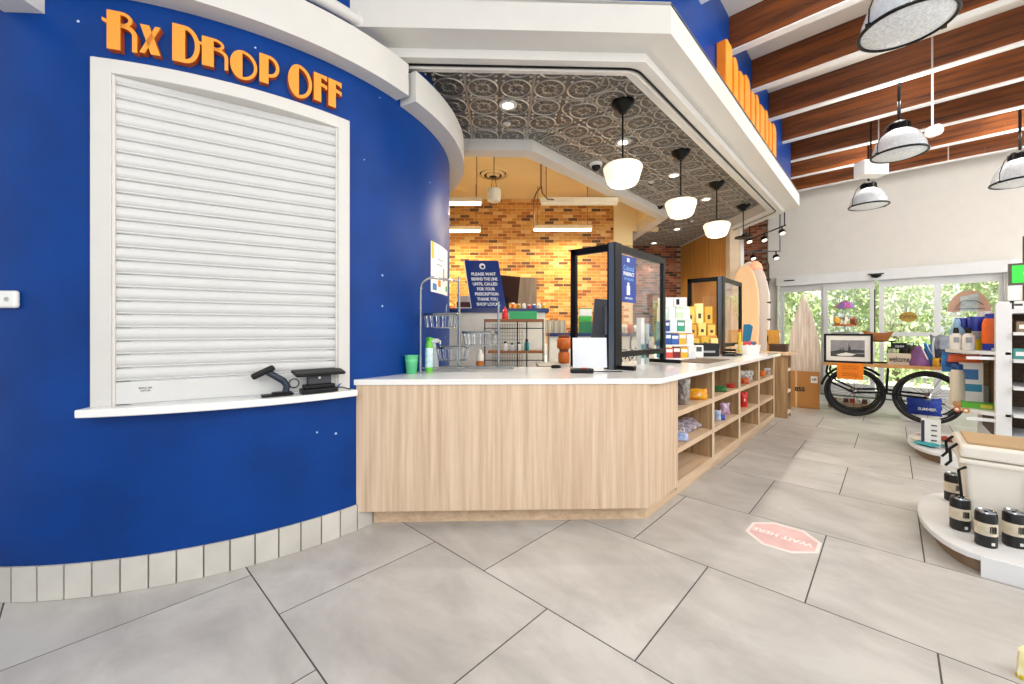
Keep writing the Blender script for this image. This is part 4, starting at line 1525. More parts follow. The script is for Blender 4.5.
# orange canisters on the desk
for i, (z, r_) in enumerate(((0.0, 0.07), (0.17, 0.085))):
    t = thing('amber_jar', 'amber orange jar on the staff desk, %s' % ('lower' if i == 0 else 'upper'), 'jar', (*W((564 - 512) * 4.9 / FPX, 4.9, 0).xy, 1.0 + z), CAMZ)
    MB().lathe([(r_ * 0.8, 0), (r_, 0.02), (r_, 0.11), (r_ * 0.8, 0.135)], 16).build('body', mat('amber_plastic', '#c4611a', 0.25), t, smooth=True)
    MB().lathe([(r_ * 0.8, 0.135), (r_ * 0.82, 0.168), (r_ * 0.6, 0.17)], 16).build('lid', mat('brown_lid', '#7d3a14', 0.4), t, smooth=True)

# ================================================================== THINGS ON THE STONE COUNTER
# chrome basket stand
bs = thing('basket_stand', 'chrome wire stand with three tilted baskets on the stone counter', 'stand', at(459, 370.4, 3.47), CAMZ)
bs.location.z = ZC1
k_ = 3.47 / FPX
postL, postC, postR = (-0.272, -0.26), (0, 0), (39 * k_, 0.12)
HL = 96 * k_
zC = 0.99
m = MB()
arch = [(postL[0], postL[1], 0), (postL[0], postL[1], 0.68)] + [(postL[0] + 0.09 * (1 - math.cos(a * PI / 12)), postL[1] + 0.06 * a / 6, 0.68 + 0.09 * math.sin(a * PI / 12)) for a in range(1, 7)] + [(postC[0] - 0.05, -0.01, 0.77), (postC[0], 0, 0.77)]
m.tube(arch, 0.011, 8)
m.build('arched_post', CHROME, bs, smooth=True)
MB().tube([(0, 0, 0), (0, 0, 0.80)], 0.012, 8).build('centre_post', CHROME, bs, smooth=True)
MB().tube([(postR[0], postR[1], 0), (postR[0], postR[1], 0.60)], 0.010, 8).build('right_post', CHROME, bs, smooth=True)
def basket(cx, cy, z, rx, ry, h):
    m = MB()
    n = 16
    for zz, k in ((z, 0.86), (z + h, 1.0), (z + h * 0.9, 0.99)):
        m.tube([(cx + rx * k * math.cos(2 * PI * i / n), cy + ry * k * math.sin(2 * PI * i / n), zz) for i in range(n)], 0.006 if zz > z else 0.004, 6, closed=True)
    for i in range(n):
        a = 2 * PI * i / n
        m.tube([(cx + rx * 0.86 * math.cos(a), cy + ry * 0.86 * math.sin(a), z), (cx + rx * math.cos(a), cy + ry * math.sin(a), z + h)], 0.0034, 5)
    for i in range(7):
        y = ry * 0.84 * (i / 3 - 1) * 0.9
        x = rx * 0.84 * math.sqrt(max(0, 1 - (y / ry / 0.84) ** 2))
        m.tube([(cx - x, cy + y, z), (cx + x, cy + y, z)], 0.003, 4)
    return m
basket(-0.14, -0.09, 0.365, 0.145, 0.10, 0.115).build('basket', CHROME, bs, smooth=True)
basket(-0.06, 0.05, 0.085, 0.145, 0.10, 0.115).build('basket', CHROME, bs, smooth=True)
basket(0.17, 0.09, 0.215, 0.155, 0.11, 0.115).build('basket', CHROME, bs, smooth=True)
m = MB()
m.tube([(-0.30, -0.15, 0.035), (0.06, -0.1, 0.035), (0.06, 0.0, 0.035)], 0.006, 6)
for i in range(9):
    m.tube([(-0.20 + 0.0 * i, -0.09 + 0.022 * i, 0.016), (0.46, -0.09 + 0.022 * i + 0.04, 0.016)], 0.004, 5)
m.tube([(-0.21, -0.1, 0.02), (0.47, -0.06, 0.02), (0.47, 0.16, 0.02), (-0.21, 0.1, 0.02)], 0.008, 6, closed=True)
m.build('base_tray', CHROME, bs, smooth=True)
MB().tube([(-0.12, 0.06, 0.47), (-0.12, 0.06, 0.56), (-0.08, 0.06, 0.60), (-0.04, 0.06, 0.56)], 0.004, 6).build('hook', CHROME, bs)
# white pump on the stand basket and an amber bottle
p = at(434, 352, 3.55)
t = thing('hand_pump', 'white sanitiser pump bottle between the chrome baskets', 'bottle', (p.x, p.y, ZC1), CAMZ)
MB().lathe([(0.035, 0), (0.04, 0.01), (0.04, 0.17), (0.018, 0.2), (0.014, 0.235)], 14).build('body', mat('cloudy_plastic', '#d9dfe2', 0.3), t, smooth=True)
m = MB(); m.b2((-0.03, -0.02, 0.235), (0.04, 0.02, 0.27)); m.tube([(0.02, 0, 0.26), (0.055, 0, 0.25), (0.055, 0, 0.22)], 0.008, 6)
m.build('pump_head', WPL, t, bevel=0.006)
p = fl(480, 366, ZC1)
t = thing('amber_bottle', 'squat bottle with amber liquid and white cap beside the chrome stand', 'bottle', p, CAMZ)
MB().lathe([(0.034, 0), (0.038, 0.008), (0.038, 0.05)], 14).build('amber_fill', mat('amber_liquid', '#b56a24', 0.3), t, smooth=True)
MB().lathe([(0.038, 0.051), (0.038, 0.105), (0.02, 0.13), (0.018, 0.155), (0.0, 0.156)], 14).build('upper_body', mat('cream_bottle', '#ddd6cc', 0.35), t, smooth=True)
# green cup
p = fl(411.5, 373.6, ZC1)
t = thing('green_cup', 'pale green plastic cup standing beside the blue wall', 'cup', p)
m = MB()
m.lathe([(0.038, 0), (0.040, 0.004), (0.052, 0.135), (0.055, 0.137), (0.055, 0.146), (0.050, 0.146), (0.037, 0.012), (0.0, 0.010)], 24)
m.build('cup_body', mat('cup_green', '#5cc98a', 0.35, trans=0.15), t, smooth=True)
MB().lathe([(0.048, 0.098), (0.0495, 0.098), (0.0515, 0.115), (0.050, 0.115)], 24).build('band', mat('cup_green_band', '#74d79c', 0.4), t, smooth=True)
# spray bottle
p = fl(429, 372, ZC1)
t = thing('spray_can', 'green topped spray bottle with a pale label beside the cup', 'bottle', p)
MB().lathe([(0.028, 0), (0.031, 0.006), (0.031, 0.04)], 18).build('lower_body', mat('lime_plastic', '#69c63a', 0.35), t, smooth=True)
MB().lathe([(0.0312, 0.04), (0.0315, 0.19), (0.029, 0.20)], 18).build('label_wrap', mat('pale_label', '#c6e2ea', 0.4, var=0.3, vs=30), t, smooth=True)
m = MB()
m.lathe([(0.031, 0.20), (0.030, 0.225), (0.019, 0.262), (0.017, 0.285), (0.0, 0.288)], 16)
m.box((-0.004, -0.012, 0.272), (0.034, 0.05, 0.022))
m.build('spray_cap', mat('lime_plastic', '#69c63a'), t, smooth=True)
# paper pinned on the drum
t = thing('notice_sheet', 'white notice sheet with coloured doodles pinned on the blue drum wall', 'notice', (0, 0, 0))
m = MB()
arc_band(m, -61.5, -47.0, R0 + 0.001, R0 + 0.004, 1.74, 2.19, step=1)
m.build('sheet', PAPER, t)
for a, b, z0, z1, hx in ((-61.2, -59.8, 2.04, 2.19, '#e2c43a'), (-52.5, -51.6, 1.86, 1.99, '#c8433a'), (-60.5, -58, 1.76, 1.82, '#3d7fc1'), (-57, -55, 1.80, 1.86, '#d98a2c'), (-50, -48, 1.78, 1.83, '#4f9a4a'), (-58, -53.5, 2.0, 2.006, '#333333'), (-57, -52.6, 2.05, 2.056, '#333333')):
    m = MB()
    arc_band(m, a, b, R0 + 0.004, R0 + 0.005, z0, z1, step=1)
    m.build('doodle', mat('ink_' + hx[1:], hx, 0.7), t)
# cable coil and card reader before the screen
p = fl(556, 368, ZC1)
t = thing('cable_coil', 'small coil of black cable on the stone counter', 'cable', p)
m = MB()
for j in range(3):
    m.tube([((0.05 - 0.006 * j) * math.cos(a * PI / 10), (0.035 + 0.003 * j) * math.sin(a * PI / 10), 0.006 + 0.007 * j) for a in range(20)], 0.005, 6, closed=True)
m.build('coil', BLKP, t, smooth=True)
MB().tube([(0.05, 0, 0.006), (0.12, -0.05, 0.006), (0.17, -0.02, 0.006)], 0.003, 6).build('lead', WPL, t)
p = fl(582, 373, ZC1)
t = thing('card_reader', 'black card terminal with a red strip lying before the screen', 'card reader', p, CAMZ)
m = MB()
m.prism([(-0.085, -0.035), (0.085, -0.035), (0.095, 0.0), (0.08, 0.07), (-0.08, 0.07), (-0.095, 0.0)], 0, 0.035)
m.build('body', BLKP, t, bevel=0.006)
MB().b2((-0.005, -0.01, 0.035), (0.04, 0.02, 0.042)).build('red_strip', mat('red_plastic', '#c5222a', 0.4), t)
for i in range(3):
    MB().b2((-0.06 + i * 0.022, -0.015, 0.035), (-0.045 + i * 0.022, 0.005, 0.039)).build('key', GREYP, t)
MB().tube([(0.09, 0.02, 0.01), (0.2, 0.05, 0.006), (0.34, 0.06, 0.006)], 0.004, 6).build('cable', BLKP, t)
# white sheet behind the glass wing, grey monitor
p = fl(591, 366.5, ZC1 + 0.03)
t = thing('document_holder', 'white sheet holder standing behind the glass wing of the near screen', 'holder', (p.x, p.y, ZC1), CAMZ)
MB().b2((-0.155, 0, 0.02), (0.14, 0.01, 0.28), Matrix.Rotation(-0.1, 4, 'X')).build('sheet', mat('cool_paper', '#dfe3ea', 0.6, var=0.03), t)
MB().b2((-0.12, 0.0, 0), (0.11, 0.10, 0.02)).build('foot', WPL, t)
p = at(600, 336, 4.1)
t = thing('till_monitor', 'dark grey till monitor seen from behind the near glass screen', 'monitor', (p.x, p.y, ZC1), CAMZ)
MB().b2((-0.11, 0, 0.25), (0.15, 0.04, 0.66), Matrix.Rotation(0.09, 4, 'Y')).build('shell', mat('monitor_grey', '#4c4e52', 0.5), t, bevel=0.006)
MB().b2((-0.03, 0.01, 0), (0.03, 0.05, 0.3)).build('stand', BLKP, t)
MB().b2((-0.1, -0.06, 0), (0.1, 0.12, 0.015)).build('foot', BLKP, t)
p = W(1.42, 4.55, ZC1)
t = thing('register_cables', 'tangle of black and white cables behind the near glass screen', 'cable', Vector((3.75, 1.86, ZC1)))
rnd = random.Random(5)
m, m2 = MB(), MB()
for i in range(9):
    P = []
    x, y = rnd.uniform(-.3, .3), rnd.uniform(0, .12)
    for j in range(8):
        P.append((x + 0.06 * math.sin(j * 1.1 + i) + j * 0.02, y + 0.03 * math.cos(j * 1.3 + i), 0.02 + 0.14 * abs(math.sin(j * 0.5 + i * 0.7))))
    (m if i % 3 else m2).tube(P, 0.006, 6)
m.tube([(0.12 + 0.10 * math.cos(a * PI / 12), 0.05, 0.20 + 0.12 * math.sin(a * PI / 12)) for a in range(20)], 0.009, 7)
m.build('black_cable', BLKP, t, smooth=True)
m2.build('white_cable', WPL, t, smooth=True)
t = thing('till_screen', 'small dark till screen on an arm behind the near glass screen', 'monitor', Vector((3.46, 2.02, ZC1)))
MB().b2((0, 0, 0.30), (0.20, 0.025, 0.58)).build('panel', GREYP, t)
MB().b2((0.08, 0.02, 0), (0.12, 0.05, 0.35)).build('stand', BLKP, t)
MB().tube([(0.24, 0.04, 0), (0.24, 0.04, 0.55), (0.36, 0.04, 0.55), (0.36, 0.04, 0)], 0.008, 6).build('loop_frame', BLACK, t)
SNK = ['#d8752a', '#c9bfae', '#b8442c', '#e5e0d6', '#6a3a20', '#3f64a8']
for i in range(6):
    t = thing('snack_bag', '%s snack bag in the row behind the near glass screen' % ['orange', 'cream', 'red', 'white', 'brown', 'blue'][i], 'bag', (*(W(1.50 + 0.09 * i, 5.75, 0)).xy, zB), CAMZ + 0.2, group='snack bags behind the near glass screen')
    MB().pillow(0.085, 0.11 + 0.01 * (i % 3), 0.05, seed=i, n=6).build('pouch', mat('snack_%d' % i, SNK[i], 0.4, var=0.3, vs=20), t, smooth=True)
for i in range(2):
    t = thing('tall_pack', 'slim %s pack standing inside the near glass screen' % ('white' if i == 0 else 'grey green'), 'box', Vector((3.86 + 0.11 * i, 1.84, ZC1 + 0.001)), 0)
    MB().b2((0, 0, 0), (0.075, 0.05, 0.47 - 0.06 * i)).build('carton', mat('pack_%d' % i, ['#e9ebec', '#a9b8b2'][i], 0.5), t)
    MB().b2((0.006, -0.001, 0.06), (0.069, 0, 0.2)).build('printed_band', mat('pack_band_%d' % i, ['#4aa3a6', '#39424a'][i], 0.5), t)

# medicine display beside the near screen
p = fl(681, 359, ZC1)
md = thing('display_rack', 'stepped white rack of medicine packs beside the near screen', 'rack', (p.x, p.y, ZC1), CAMZ)
WID = 0.36
for i in range(4):
    MB().b2((-WID / 2, 0.05 * i, 0.0 if i == 0 else 0.16 * i - 0.01), (WID / 2, 0.05 * i + 0.06, 0.16 * i + 0.01)).build('tier', WPL, md)
MB().b2((-WID / 2 - 0.02, 0, 0), (-WID / 2, 0.27, 0.45)).build('side_panel', mat('display_blue', '#1c6fae', 0.4), md)
PACKS = [[('#d34a3a', 'red'), ('#7a1f22', 'maroon'), ('#f0b62a', 'yellow'), ('#e9edf0', 'white')],
         [('#1f4fa3', 'blue'), ('#2a62b8', 'mid blue'), ('#eab42c', 'amber'), ('#dfe5e8', 'pale')],
         [('#24478f', 'navy'), ('#e7eef2', 'ice white'), ('#27a07c', 'green'), ('#ece9e2', 'cream')],
         [('#c9e2d2', 'mint'), ('#e6efe9', 'pale mint'), ('#cfe0c6', 'leaf'), ('#f1efe9', 'off white')]]
for r_ in range(4):
    for c_ in range(4):
        hx, nm = PACKS[r_][c_]
        w_ = WID / 4 - 0.006
        loc = md.matrix_basis @ Vector((-WID / 2 + WID / 4 * (c_ + 0.5), 0.05 * r_ + 0.008, 0.16 * r_ + 0.0105))
        t = thing('medicine_pack', '%s medicine carton on the %s tier of the stepped rack' % (nm, ['lowest', 'second', 'third', 'top'][r_]), 'carton', loc, CAMZ, group='cartons on the medicine rack')
        h_ = 0.125 + 0.012 * ((r_ + c_) % 2)
        ca = MB().b2((-w_ / 2, 0, 0), (w_ / 2, 0.045, h_)).build('carton', mat('pack_' + hx[1:], hx, 0.45), t)
        MB().b2((-w_ / 2 + 0.006, -0.001, h_ * 0.55), (w_ / 2 - 0.006, 0, h_ * 0.85)).build('label_panel', mat('pack_label', '#eef1f2', 0.5), t)
for i in range(2):
    loc = md.matrix_basis @ Vector((-0.10 + 0.17 * i, 0.22, 0.47))
    loc.z = ZC1 + 0.48 + 0.16
    t = thing('white_carton', 'white carton with dark print on top of the medicine rack, %s' % ('left' if i == 0 else 'right'), 'carton', loc, CAMZ)
    MB().b2((-0.08, -0.03, 0), (0.08, 0.05, 0.11)).build('carton', WPL, t)
    MB().b2((-0.05, -0.031, 0.02), (-0.01, -0.03, 0.09)).build('print_block', BLKP, t)
MB().b2((-WID / 2, 0.2, 0.45), (WID / 2, 0.30, 0.639)).build('upper_box', WPL, md)

# counter mat, device foot, terminal, tub
p = fl(702, 361, ZC1)
t = thing('counter_mat', 'brown patterned mat lying on the stone counter', 'mat', (p.x, p.y, ZC1), 0)
MB().b2((-0.32, -0.17, 0), (0.42, 0.20, 0.006)).build('mat_sheet', mat('mat_brown', '#5b4a3c', 0.7, var=0.5, vs=30), t)
p = fl(709, 356.5, ZC1)
t = thing('printer', 'black receipt printer behind the farther glass screen', 'printer', (p.x, p.y, ZC1), CAMZ)
MB().b2((-0.16, 0, 0), (0.14, 0.25, 0.17)).build('body', BLKP, t, bevel=0.01)
MB().b2((-0.10, -0.004, 0.05), (0.08, 0, 0.075)).build('slot', mat('slot_grey', '#9a9c9e', 0.5), t)
p = fl(699, 357, ZC1)
t = thing('white_terminal', 'white tilted card terminal beside the black printer', 'card reader', (p.x, p.y, ZC1), CAMZ)
m = MB()
m.prism([(-0.06, 0), (0.06, 0), (0.045, 0.08), (-0.045, 0.08)], 0, 0.15)
m.build('body', WPL, t, bevel=0.008)
MB().b2((-0.035, -0.003, 0.07), (0.035, 0, 0.13)).build('display', GREYP, t)
p = fl(731, 355.5, ZC1)
t = thing('keypad', 'flat black keypad on the counter before the white tub', 'keypad', (p.x, p.y, ZC1), 0)
MB().b2((-0.2, -0.10, 0), (0.16, 0.06, 0.02)).build('base', BLKP, t, bevel=0.005)
MB().b2((-0.16, -0.08, 0.02), (0.05, 0.04, 0.03)).build('keys', GREYP, t)
p = fl(748, 353.5, ZC1)
tub = thing('white_tub', 'white oval tub of small goods at the counter end', 'tub', (p.x, p.y, ZC1), 0)
m = MB()
m.lathe([(0.0, 0.004), (0.85, 0.0), (0.9, 0.02), (1.0, 0.12), (1.03, 0.13), (0.98, 0.13), (0.88, 0.02), (0.0, 0.012)], 28, Matrix.Diagonal((0.28, 0.155, 1, 1)))
m.build('tub_shell', WPL, tub, smooth=True)
TB = [('#cf2b2b', 'red'), ('#e9e4da', 'white'), ('#d84a6a', 'pink'), ('#2e6aa8', 'blue'), ('#b83a2a', 'rust red'), ('#e7b53a', 'yellow'), ('#7d4a2a', 'brown')]
for i, (hx, nm) in enumerate(TB):
    a = i * 0.9
    t = thing('small_packet', '%s small packet heaped in the white tub' % nm, 'packet', (p.x - 0.19 + 0.062 * i, p.y + 0.05 * math.sin(a * 2), ZC1 + 0.075), 0.5 * i, group='packets in the white tub')
    MB().pillow(0.09, 0.10, 0.045, seed=30 + i, n=6).build('pouch', mat('tub_' + hx[1:], hx, 0.4), t, smooth=True)
    MB().b2((-0.022, -0.026, 0.035), (0.022, 0.026, 0.06)).build('label_band', PAPER, t)
t = thing('yellow_tube', 'yellow tube standing upright in the white tub', 'tube', (p.x - 0.24, p.y + 0.05, ZC1 + 0.016), 0)
MB().lathe([(0.022, 0), (0.024, 0.03), (0.02, 0.30)], 12).build('body', mat('tube_yellow', '#eec62a', 0.4), t, smooth=True)
MB().lathe([(0.021, 0.30), (0.021, 0.34)], 12).build('cap', ORANGED, t)
# honey display behind the farther screen
p = W(2.67, 5.58, 0)
t = thing('honey_display', 'pale wooden step stand of honey goods behind the farther screen', 'stand', (p.x, p.y, ZC1), CAMZ)
for i in range(3):
    MB().b2((-0.2, 0.08 * i, 0.0), (0.2, 0.08 * i + 0.08, 0.10 + 0.17 * i)).build('step', wood('honey_wood', '#d2943f', '#a86a22', (2, 20, 20)), t)
hn = t
HN = ['#e9c84c', '#e2b93a', '#f1dc8a', '#d9a52a', '#efd777', '#e6c15a', '#e9c84c', '#f2e3a0', '#dcae38']
for i in range(9):
    r_, c_ = i // 3, i % 3
    loc = hn.matrix_basis @ Vector((-0.13 + 0.13 * c_, 0.08 * r_ + 0.04, 0.10 + 0.17 * r_))
    h_ = [0.13, 0.15, 0.24][r_] * (1.0 if c_ != 1 else 1.18)
    t = thing('honey_box', 'yellow honey carton, %s on the %s step of the stand' % (['left', 'middle', 'right'][c_], ['lowest', 'middle', 'top'][r_]), 'carton', loc, CAMZ, group='honey cartons on the step stand')
    MB().b2((-0.05, -0.03, 0), (0.05, 0.03, h_)).build('carton', mat('honey_%d' % i, HN[i], 0.5), t)
    MB().b2((-0.02, -0.031, h_ * 0.25), (0.02, -0.03, h_ * 0.5)).build('dark_label', mat('honey_label', '#4b2f12', 0.6), t)

# ---- barcode scanners on the shutter sill
p = dr(-99.8, R0 + 0.015, 0.998)
an = math.radians(-100.3 + 90)
sc1 = thing('barcode_scanner', 'black hand scanner bowing on a foot on the shutter sill', 'scanner', p, an)
m = MB()
m.prism([(-0.085, -0.035), (0.07, -0.04), (0.09, 0.0), (0.07, 0.04), (-0.085, 0.035)], 0, 0.012)
m.prism([(-0.03, -0.025), (0.07, -0.03), (0.08, 0.0), (0.07, 0.03), (-0.03, 0.025)], 0.012, 0.022)
m.build('foot', BLKP, sc1, bevel=0.003)
DBL = mat('blue_black_plastic', '#1c2a3c', 0.4)
MB().tube([(0.045, 0, 0.02), (0.05, 0, 0.06), (0.03, 0, 0.09), (-0.02, 0, 0.125), (-0.05, 0, 0.145)], 0.02, 10).build('neck', DBL, sc1, smooth=True)
m = MB()
m.box((0, 0, 0), (0.13, 0.055, 0.035), T(-0.075, 0, 0.148) @ Matrix.Rotation(-0.45, 4, 'Y'))
m.build('head', BLKP, sc1, bevel=0.012, seg=3)
p = dr(-93.3, R0 + 0.03, 0.998)
an = math.radians(-93.3 + 90)
sc2 = thing('bar_scanner', 'wide black terminal cradle at the right end of the sill', 'scanner', p, an)
m = MB()
m.prism([(-0.11, -0.05), (0.11, -0.05), (0.10, 0.05), (-0.10, 0.05)], 0, 0.03)
m.prism([(-0.095, -0.04), (0.095, -0.04), (0.085, 0.04), (-0.085, 0.04)], 0.03, 0.055)
m.build('base', BLKP, sc2, bevel=0.006)
MB().b2((-0.065, -0.025, 0.055), (0.075, 0.02, 0.125)).build('hinge', GREYP, sc2, bevel=0.006)
MB().b2((-0.15, -0.075, 0), (0.15, 0.045, 0.02), T(0, 0, 0.125) @ Matrix.Rotation(0.18, 4, 'X')).build('tablet', BLKP, sc2, bevel=0.008, seg=3)
MB().b2((-0.006, -0.027, 0.09), (0.008, -0.025, 0.104)).build('badge', WPL, sc2)
MB().tube([(0.12, 0.0, 0.02), (0.17, 0.02, 0.06), (0.25, 0.06, 0.085), (0.42, 0.16, 0.095)], 0.005, 6).build('blue_cable', mat('blue_cable', '#27579c', 0.5), sc2)
MB().tube([(0.11, 0.02, 0.02), (0.15, -0.01, 0.02), (0.19, -0.02, 0.005), (0.2, -0.03, 0.004)], 0.004, 6).build('black_lead', BLKP, sc2)
# left wall device
ph, z = dphi_at(3, 299)
p = dr(ph - 0.6, R0, z)
t = thing('wall_device', 'white rounded wall device cut by the left picture edge', 'device', p, math.radians(ph + 90))
MB().b2((-0.06, -0.028, -0.045), (0.072, 0.0, 0.045)).build('housing', WPL, t, bevel=0.02, seg=4)
MB().lathe([(0.011, 0), (0.011, 0.002)], 16, T(0.03, -0.029, 0) @ UP).build('grille', mat('soft_grey', '#a8aaac', 0.5), t)
# bulkhead at the top left
ph1, z1_ = dphi_at(30, 15)
m = MB()
m.prism([tuple(W(x_, d_, 0).xy) for x_, d_ in ((-2.62, 0.2), (-2.425, 0.2), (-2.425, 2.12), (-2.62, 2.12))], 3.04, 3.5)
o = m.build('trim_9', WHITE)
tag(o, 'white boxed bulkhead end at the top left of the blue wall', 'trim', kind='structure')
# floor sticker
pts = [fl(*q) for q in ((745.3, 531), (752.5, 522.5), (774, 522.5), (804, 531), (822, 543.5), (818.5, 553.5), (792, 553.5), (762, 544.5))]
cen = sum(pts, Vector()) / 8
dx = (pts[1] - pts[5])
ang = math.atan2((fl(756, 531) - fl(811, 548)).y, (fl(756, 531) - fl(811, 548)).x)
st = thing('floor_sticker', 'faded pink octagonal wait here sticker on the floor tiles', 'sticker', (cen.x, cen.y, 0.0), ang)
Rm = Matrix.Rotation(-ang, 4, 'Z')
loc2 = [(Rm @ (q - cen)) for q in pts]
MB().prism([(q.x, q.y) for q in loc2], 0.0003, 0.0012).build('rim', mat('sticker_rim', '#f2e2de', 0.5), st)
fld = MB().prism([(q.x * 0.90, q.y * 0.86) for q in loc2], 0.0012, 0.0018).build('field', mat('sticker_pink', '#e3bab8', 0.5, var=0.15, vs=5), st)
text('WAIT HERE', 0.078, mat('sticker_letters', '#f6ece8', 0.6), fld, T(0.008, 0, 0.0018), width=0.345, bold=0.002, ext=0.0004)

# ================================================================== BAGS IN THE CUBBIES
def bag(bay, px, lvl, w, h, t_, hx, label, seed, name='snack_bag', hx2=None, dy=0.0, vs=18, print_=None, lean=0.0):
    z = (0.165, 0.437, 0.737)[lvl]
    q = on_y(px, 400, CY + 0.075 + dy)
    lo, hi = BAYX + BAYP * bay + w * 0.36, BAYX + BAYP * (bay + 1) - 0.062 - w * 0.36
    t = thing(name, label, 'bag', (min(max(q.x, lo), hi), q.y, z + 0.001), CAMZ - 0.1)
    m = MB().pillow(w, h, t_, seed=seed)
    Lm = T(0, 0, t_ * 0.42 * abs(math.sin(lean))) @ Matrix.Rotation(lean, 4, 'X')
    m.bm.transform(Lm)
    m.build('pouch', mat('pouch_' + hx[1:] + (hx2 or '')[1:], hx, 0.32, var=0.2, vs=vs, hx2=hx2), t, smooth=True)
    if print_:
        q = MB().pillow(w * 0.5, h * 0.4, t_ * 1.06, seed=seed, crinkle=0.05, crimp=0)
        q.bm.transform(Lm @ T(0, 0, h * 0.3))
        q.build('printed_panel', mat('panel_' + print_[1:], print_, 0.4), t, smooth=True)
    return t
bag(0, 683, 2, 0.13, 0.24, 0.11, '#b7aca6', 'crumpled clear grey plastic bag in the first upper cubby', 1, 'plastic_bag', '#5d534f', vs=26)
bag(0, 697.5, 2, 0.19, 0.105, 0.09, '#f0b41c', 'yellow snack bag in the first upper cubby', 2, hx2='#e08a14', print_='#e8d9a0')
bag(1, 719.5, 2, 0.15, 0.065, 0.07, '#1f7a32', 'green snack bag lying flat in the second upper cubby', 3, hx2='#0e4f20')
bag(1, 731, 2, 0.10, 0.05, 0.06, '#b3281f', 'red snack bag lying flat beside the green bag', 4)
bag(2, 745, 2, 0.10, 0.075, 0.06, '#c4552a', 'rust orange pouch at the front of the third upper cubby', 5, dy=-0.03)
bag(2, 750.5, 2, 0.19, 0.13, 0.08, '#ece8e2', 'black and white striped bag in the third upper cubby', 6, hx2='#1f1c1c', vs=30, dy=0.05)
bag(3, 762.5, 2, 0.09, 0.085, 0.06, '#e0701c', 'orange pouch in the fourth upper cubby', 7)
bag(3, 768.5, 2, 0.11, 0.10, 0.06, '#e6e2da', 'black and white patterned pouch in the fourth upper cubby', 8, hx2='#2a2624', vs=25)
for i in range(4):
    bag(0, 681 + 5.5 * i, 1, 0.11, 0.15, 0.035, ['#2a2430', '#4a3a55', '#33303a', '#5a3040'][i], 'dark patterned flat pack, %s of the row in the first lower cubby' % ['first', 'second', 'third', 'fourth'][i], 20 + i, 'flat_pack', ['#d8cfd6', '#b9b0c0', '#c9bcc4', '#d0c4cc'][i], vs=34, dy=0.05, lean=-0.95)
bag(0, 682, 1, 0.13, 0.08, 0.035, '#3f63b0', 'blue flat pack at the front edge of the first lower cubby', 25, 'flat_pack', '#c0cae2', dy=-0.03, lean=-0.8)
bag(1, 717, 1, 0.085, 0.115, 0.06, '#eef0f2', 'white and blue snack pack in the second lower cubby', 9, hx2='#2f63b0', vs=10)
bag(1, 725, 1, 0.11, 0.13, 0.06, '#8f2d8c', 'purple snack pack in the second lower cubby', 10, hx2='#e0cfe4', vs=12, dy=0.04)
bag(1, 721.5, 1, 0.08, 0.06, 0.04, '#2b56a8', 'small blue pack before the purple pack', 13, dy=-0.02)
bag(2, 743.5, 1, 0.10, 0.19, 0.07, '#d8231f', 'red and white crisp bag standing in the third lower cubby', 11, hx2='#b81a18', print_='#f0ece8')

# ================================================================== FAR LEFT GROUP: BOARDS, TRACK LIGHTS
def board_shape(w, h, nose=0.45, n=12, sharp=False):
    P = [(-w / 2 * 0.78, 0), (w / 2 * 0.78, 0)]
    for i in range(n + 1):
        t_ = i / n
        z = h * (0.06 + (1 - nose - 0.06) * t_)
        P.append((w / 2 * (0.86 + 0.14 * math.sin(t_ * PI / 2 * 1.0)), z))
    for i in range(1, n + 1):
        a = i / n * PI / 2
        if sharp:
            P.append((w / 2 * (1 - (i / n) ** 1.9), h * (1 - nose) + h * nose * i / n))
        else:
            P.append((w / 2 * math.cos(a), h * (1 - nose) + h * nose * math.sin(a)))
    L = [(-x, z) for x, z in P[1:]][::-1]
    return P[1:] + L[:-1]
R_XZ = Matrix(((1, 0, 0, 0), (0, 0, -1, 0), (0, 1, 0, 0), (0, 0, 0, 1)))
def surfboard(loc, rz, w, h, m, label, nose, lean=0.05, stringer=None, name='surfboard', sharp=False):
    t = thing(name, label, 'surfboard', loc, rz)
    o = MB().prism(board_shape(w, h, nose, sharp=sharp), -0.035, 0.035, Matrix.Rotation(-lean, 4, 'X') @ R_XZ).build('board', m, t, bevel=0.02, seg=3)
    if stringer:
        MB().b2((-0.006, -0.037, 0.05), (0.006, -0.035, h * 0.96), Matrix.Rotation(-lean, 4, 'X')).build('stringer', stringer, t)
    return t
DRIFT = wood('driftwood_white', '#f1e9e2', '#b5a398', (30, 30, 1.6), 0.6)
p = on_x(804, 400, 9.06)
surfboard((9.05, p.y, 0.02), -PI / 2, 0.52, 2.06, DRIFT, 'tall pointed whitewashed wood grain board standing in the cardboard box', 0.66, 0.0, sharp=True)
# cardboard box
bx = thing('cardboard_box', 'brown cardboard box with black print holding the pointed board', 'box', (8.87, 1.15, 0.0), -PI / 2 + 0.10)
m = MB()
bw2, bd, bh = 0.45, 0.38, 0.66
m.b2((-bw2 / 2, 0, 0), (bw2 / 2, 0.008, bh)); m.b2((-bw2 / 2, bd, 0), (bw2 / 2, bd + 0.008, bh))
m.b2((-bw2 / 2, 0.008, 0), (-bw2 / 2 + 0.008, bd, bh)); m.b2((bw2 / 2 - 0.008, 0.008, 0), (bw2 / 2, bd, bh)); m.b2((-bw2 / 2, 0, 0), (bw2 / 2, bd, 0.008))
m.build('carton', KRAFT, bx)
MB().b2((-0.125, -0.002, 0), (-0.095, 0, bh)).build('tape', mat('pale_tape', '#d8b98e', 0.4), bx)
MB().b2((0.10, -0.003, bh - 0.20), (0.20, 0, bh - 0.08)).build('sticker', PAPER, bx)
text('UP', 0.05, MAT_TXT, bx, T(0.15, -0.004, bh - 0.14) @ UP, bold=0.002)
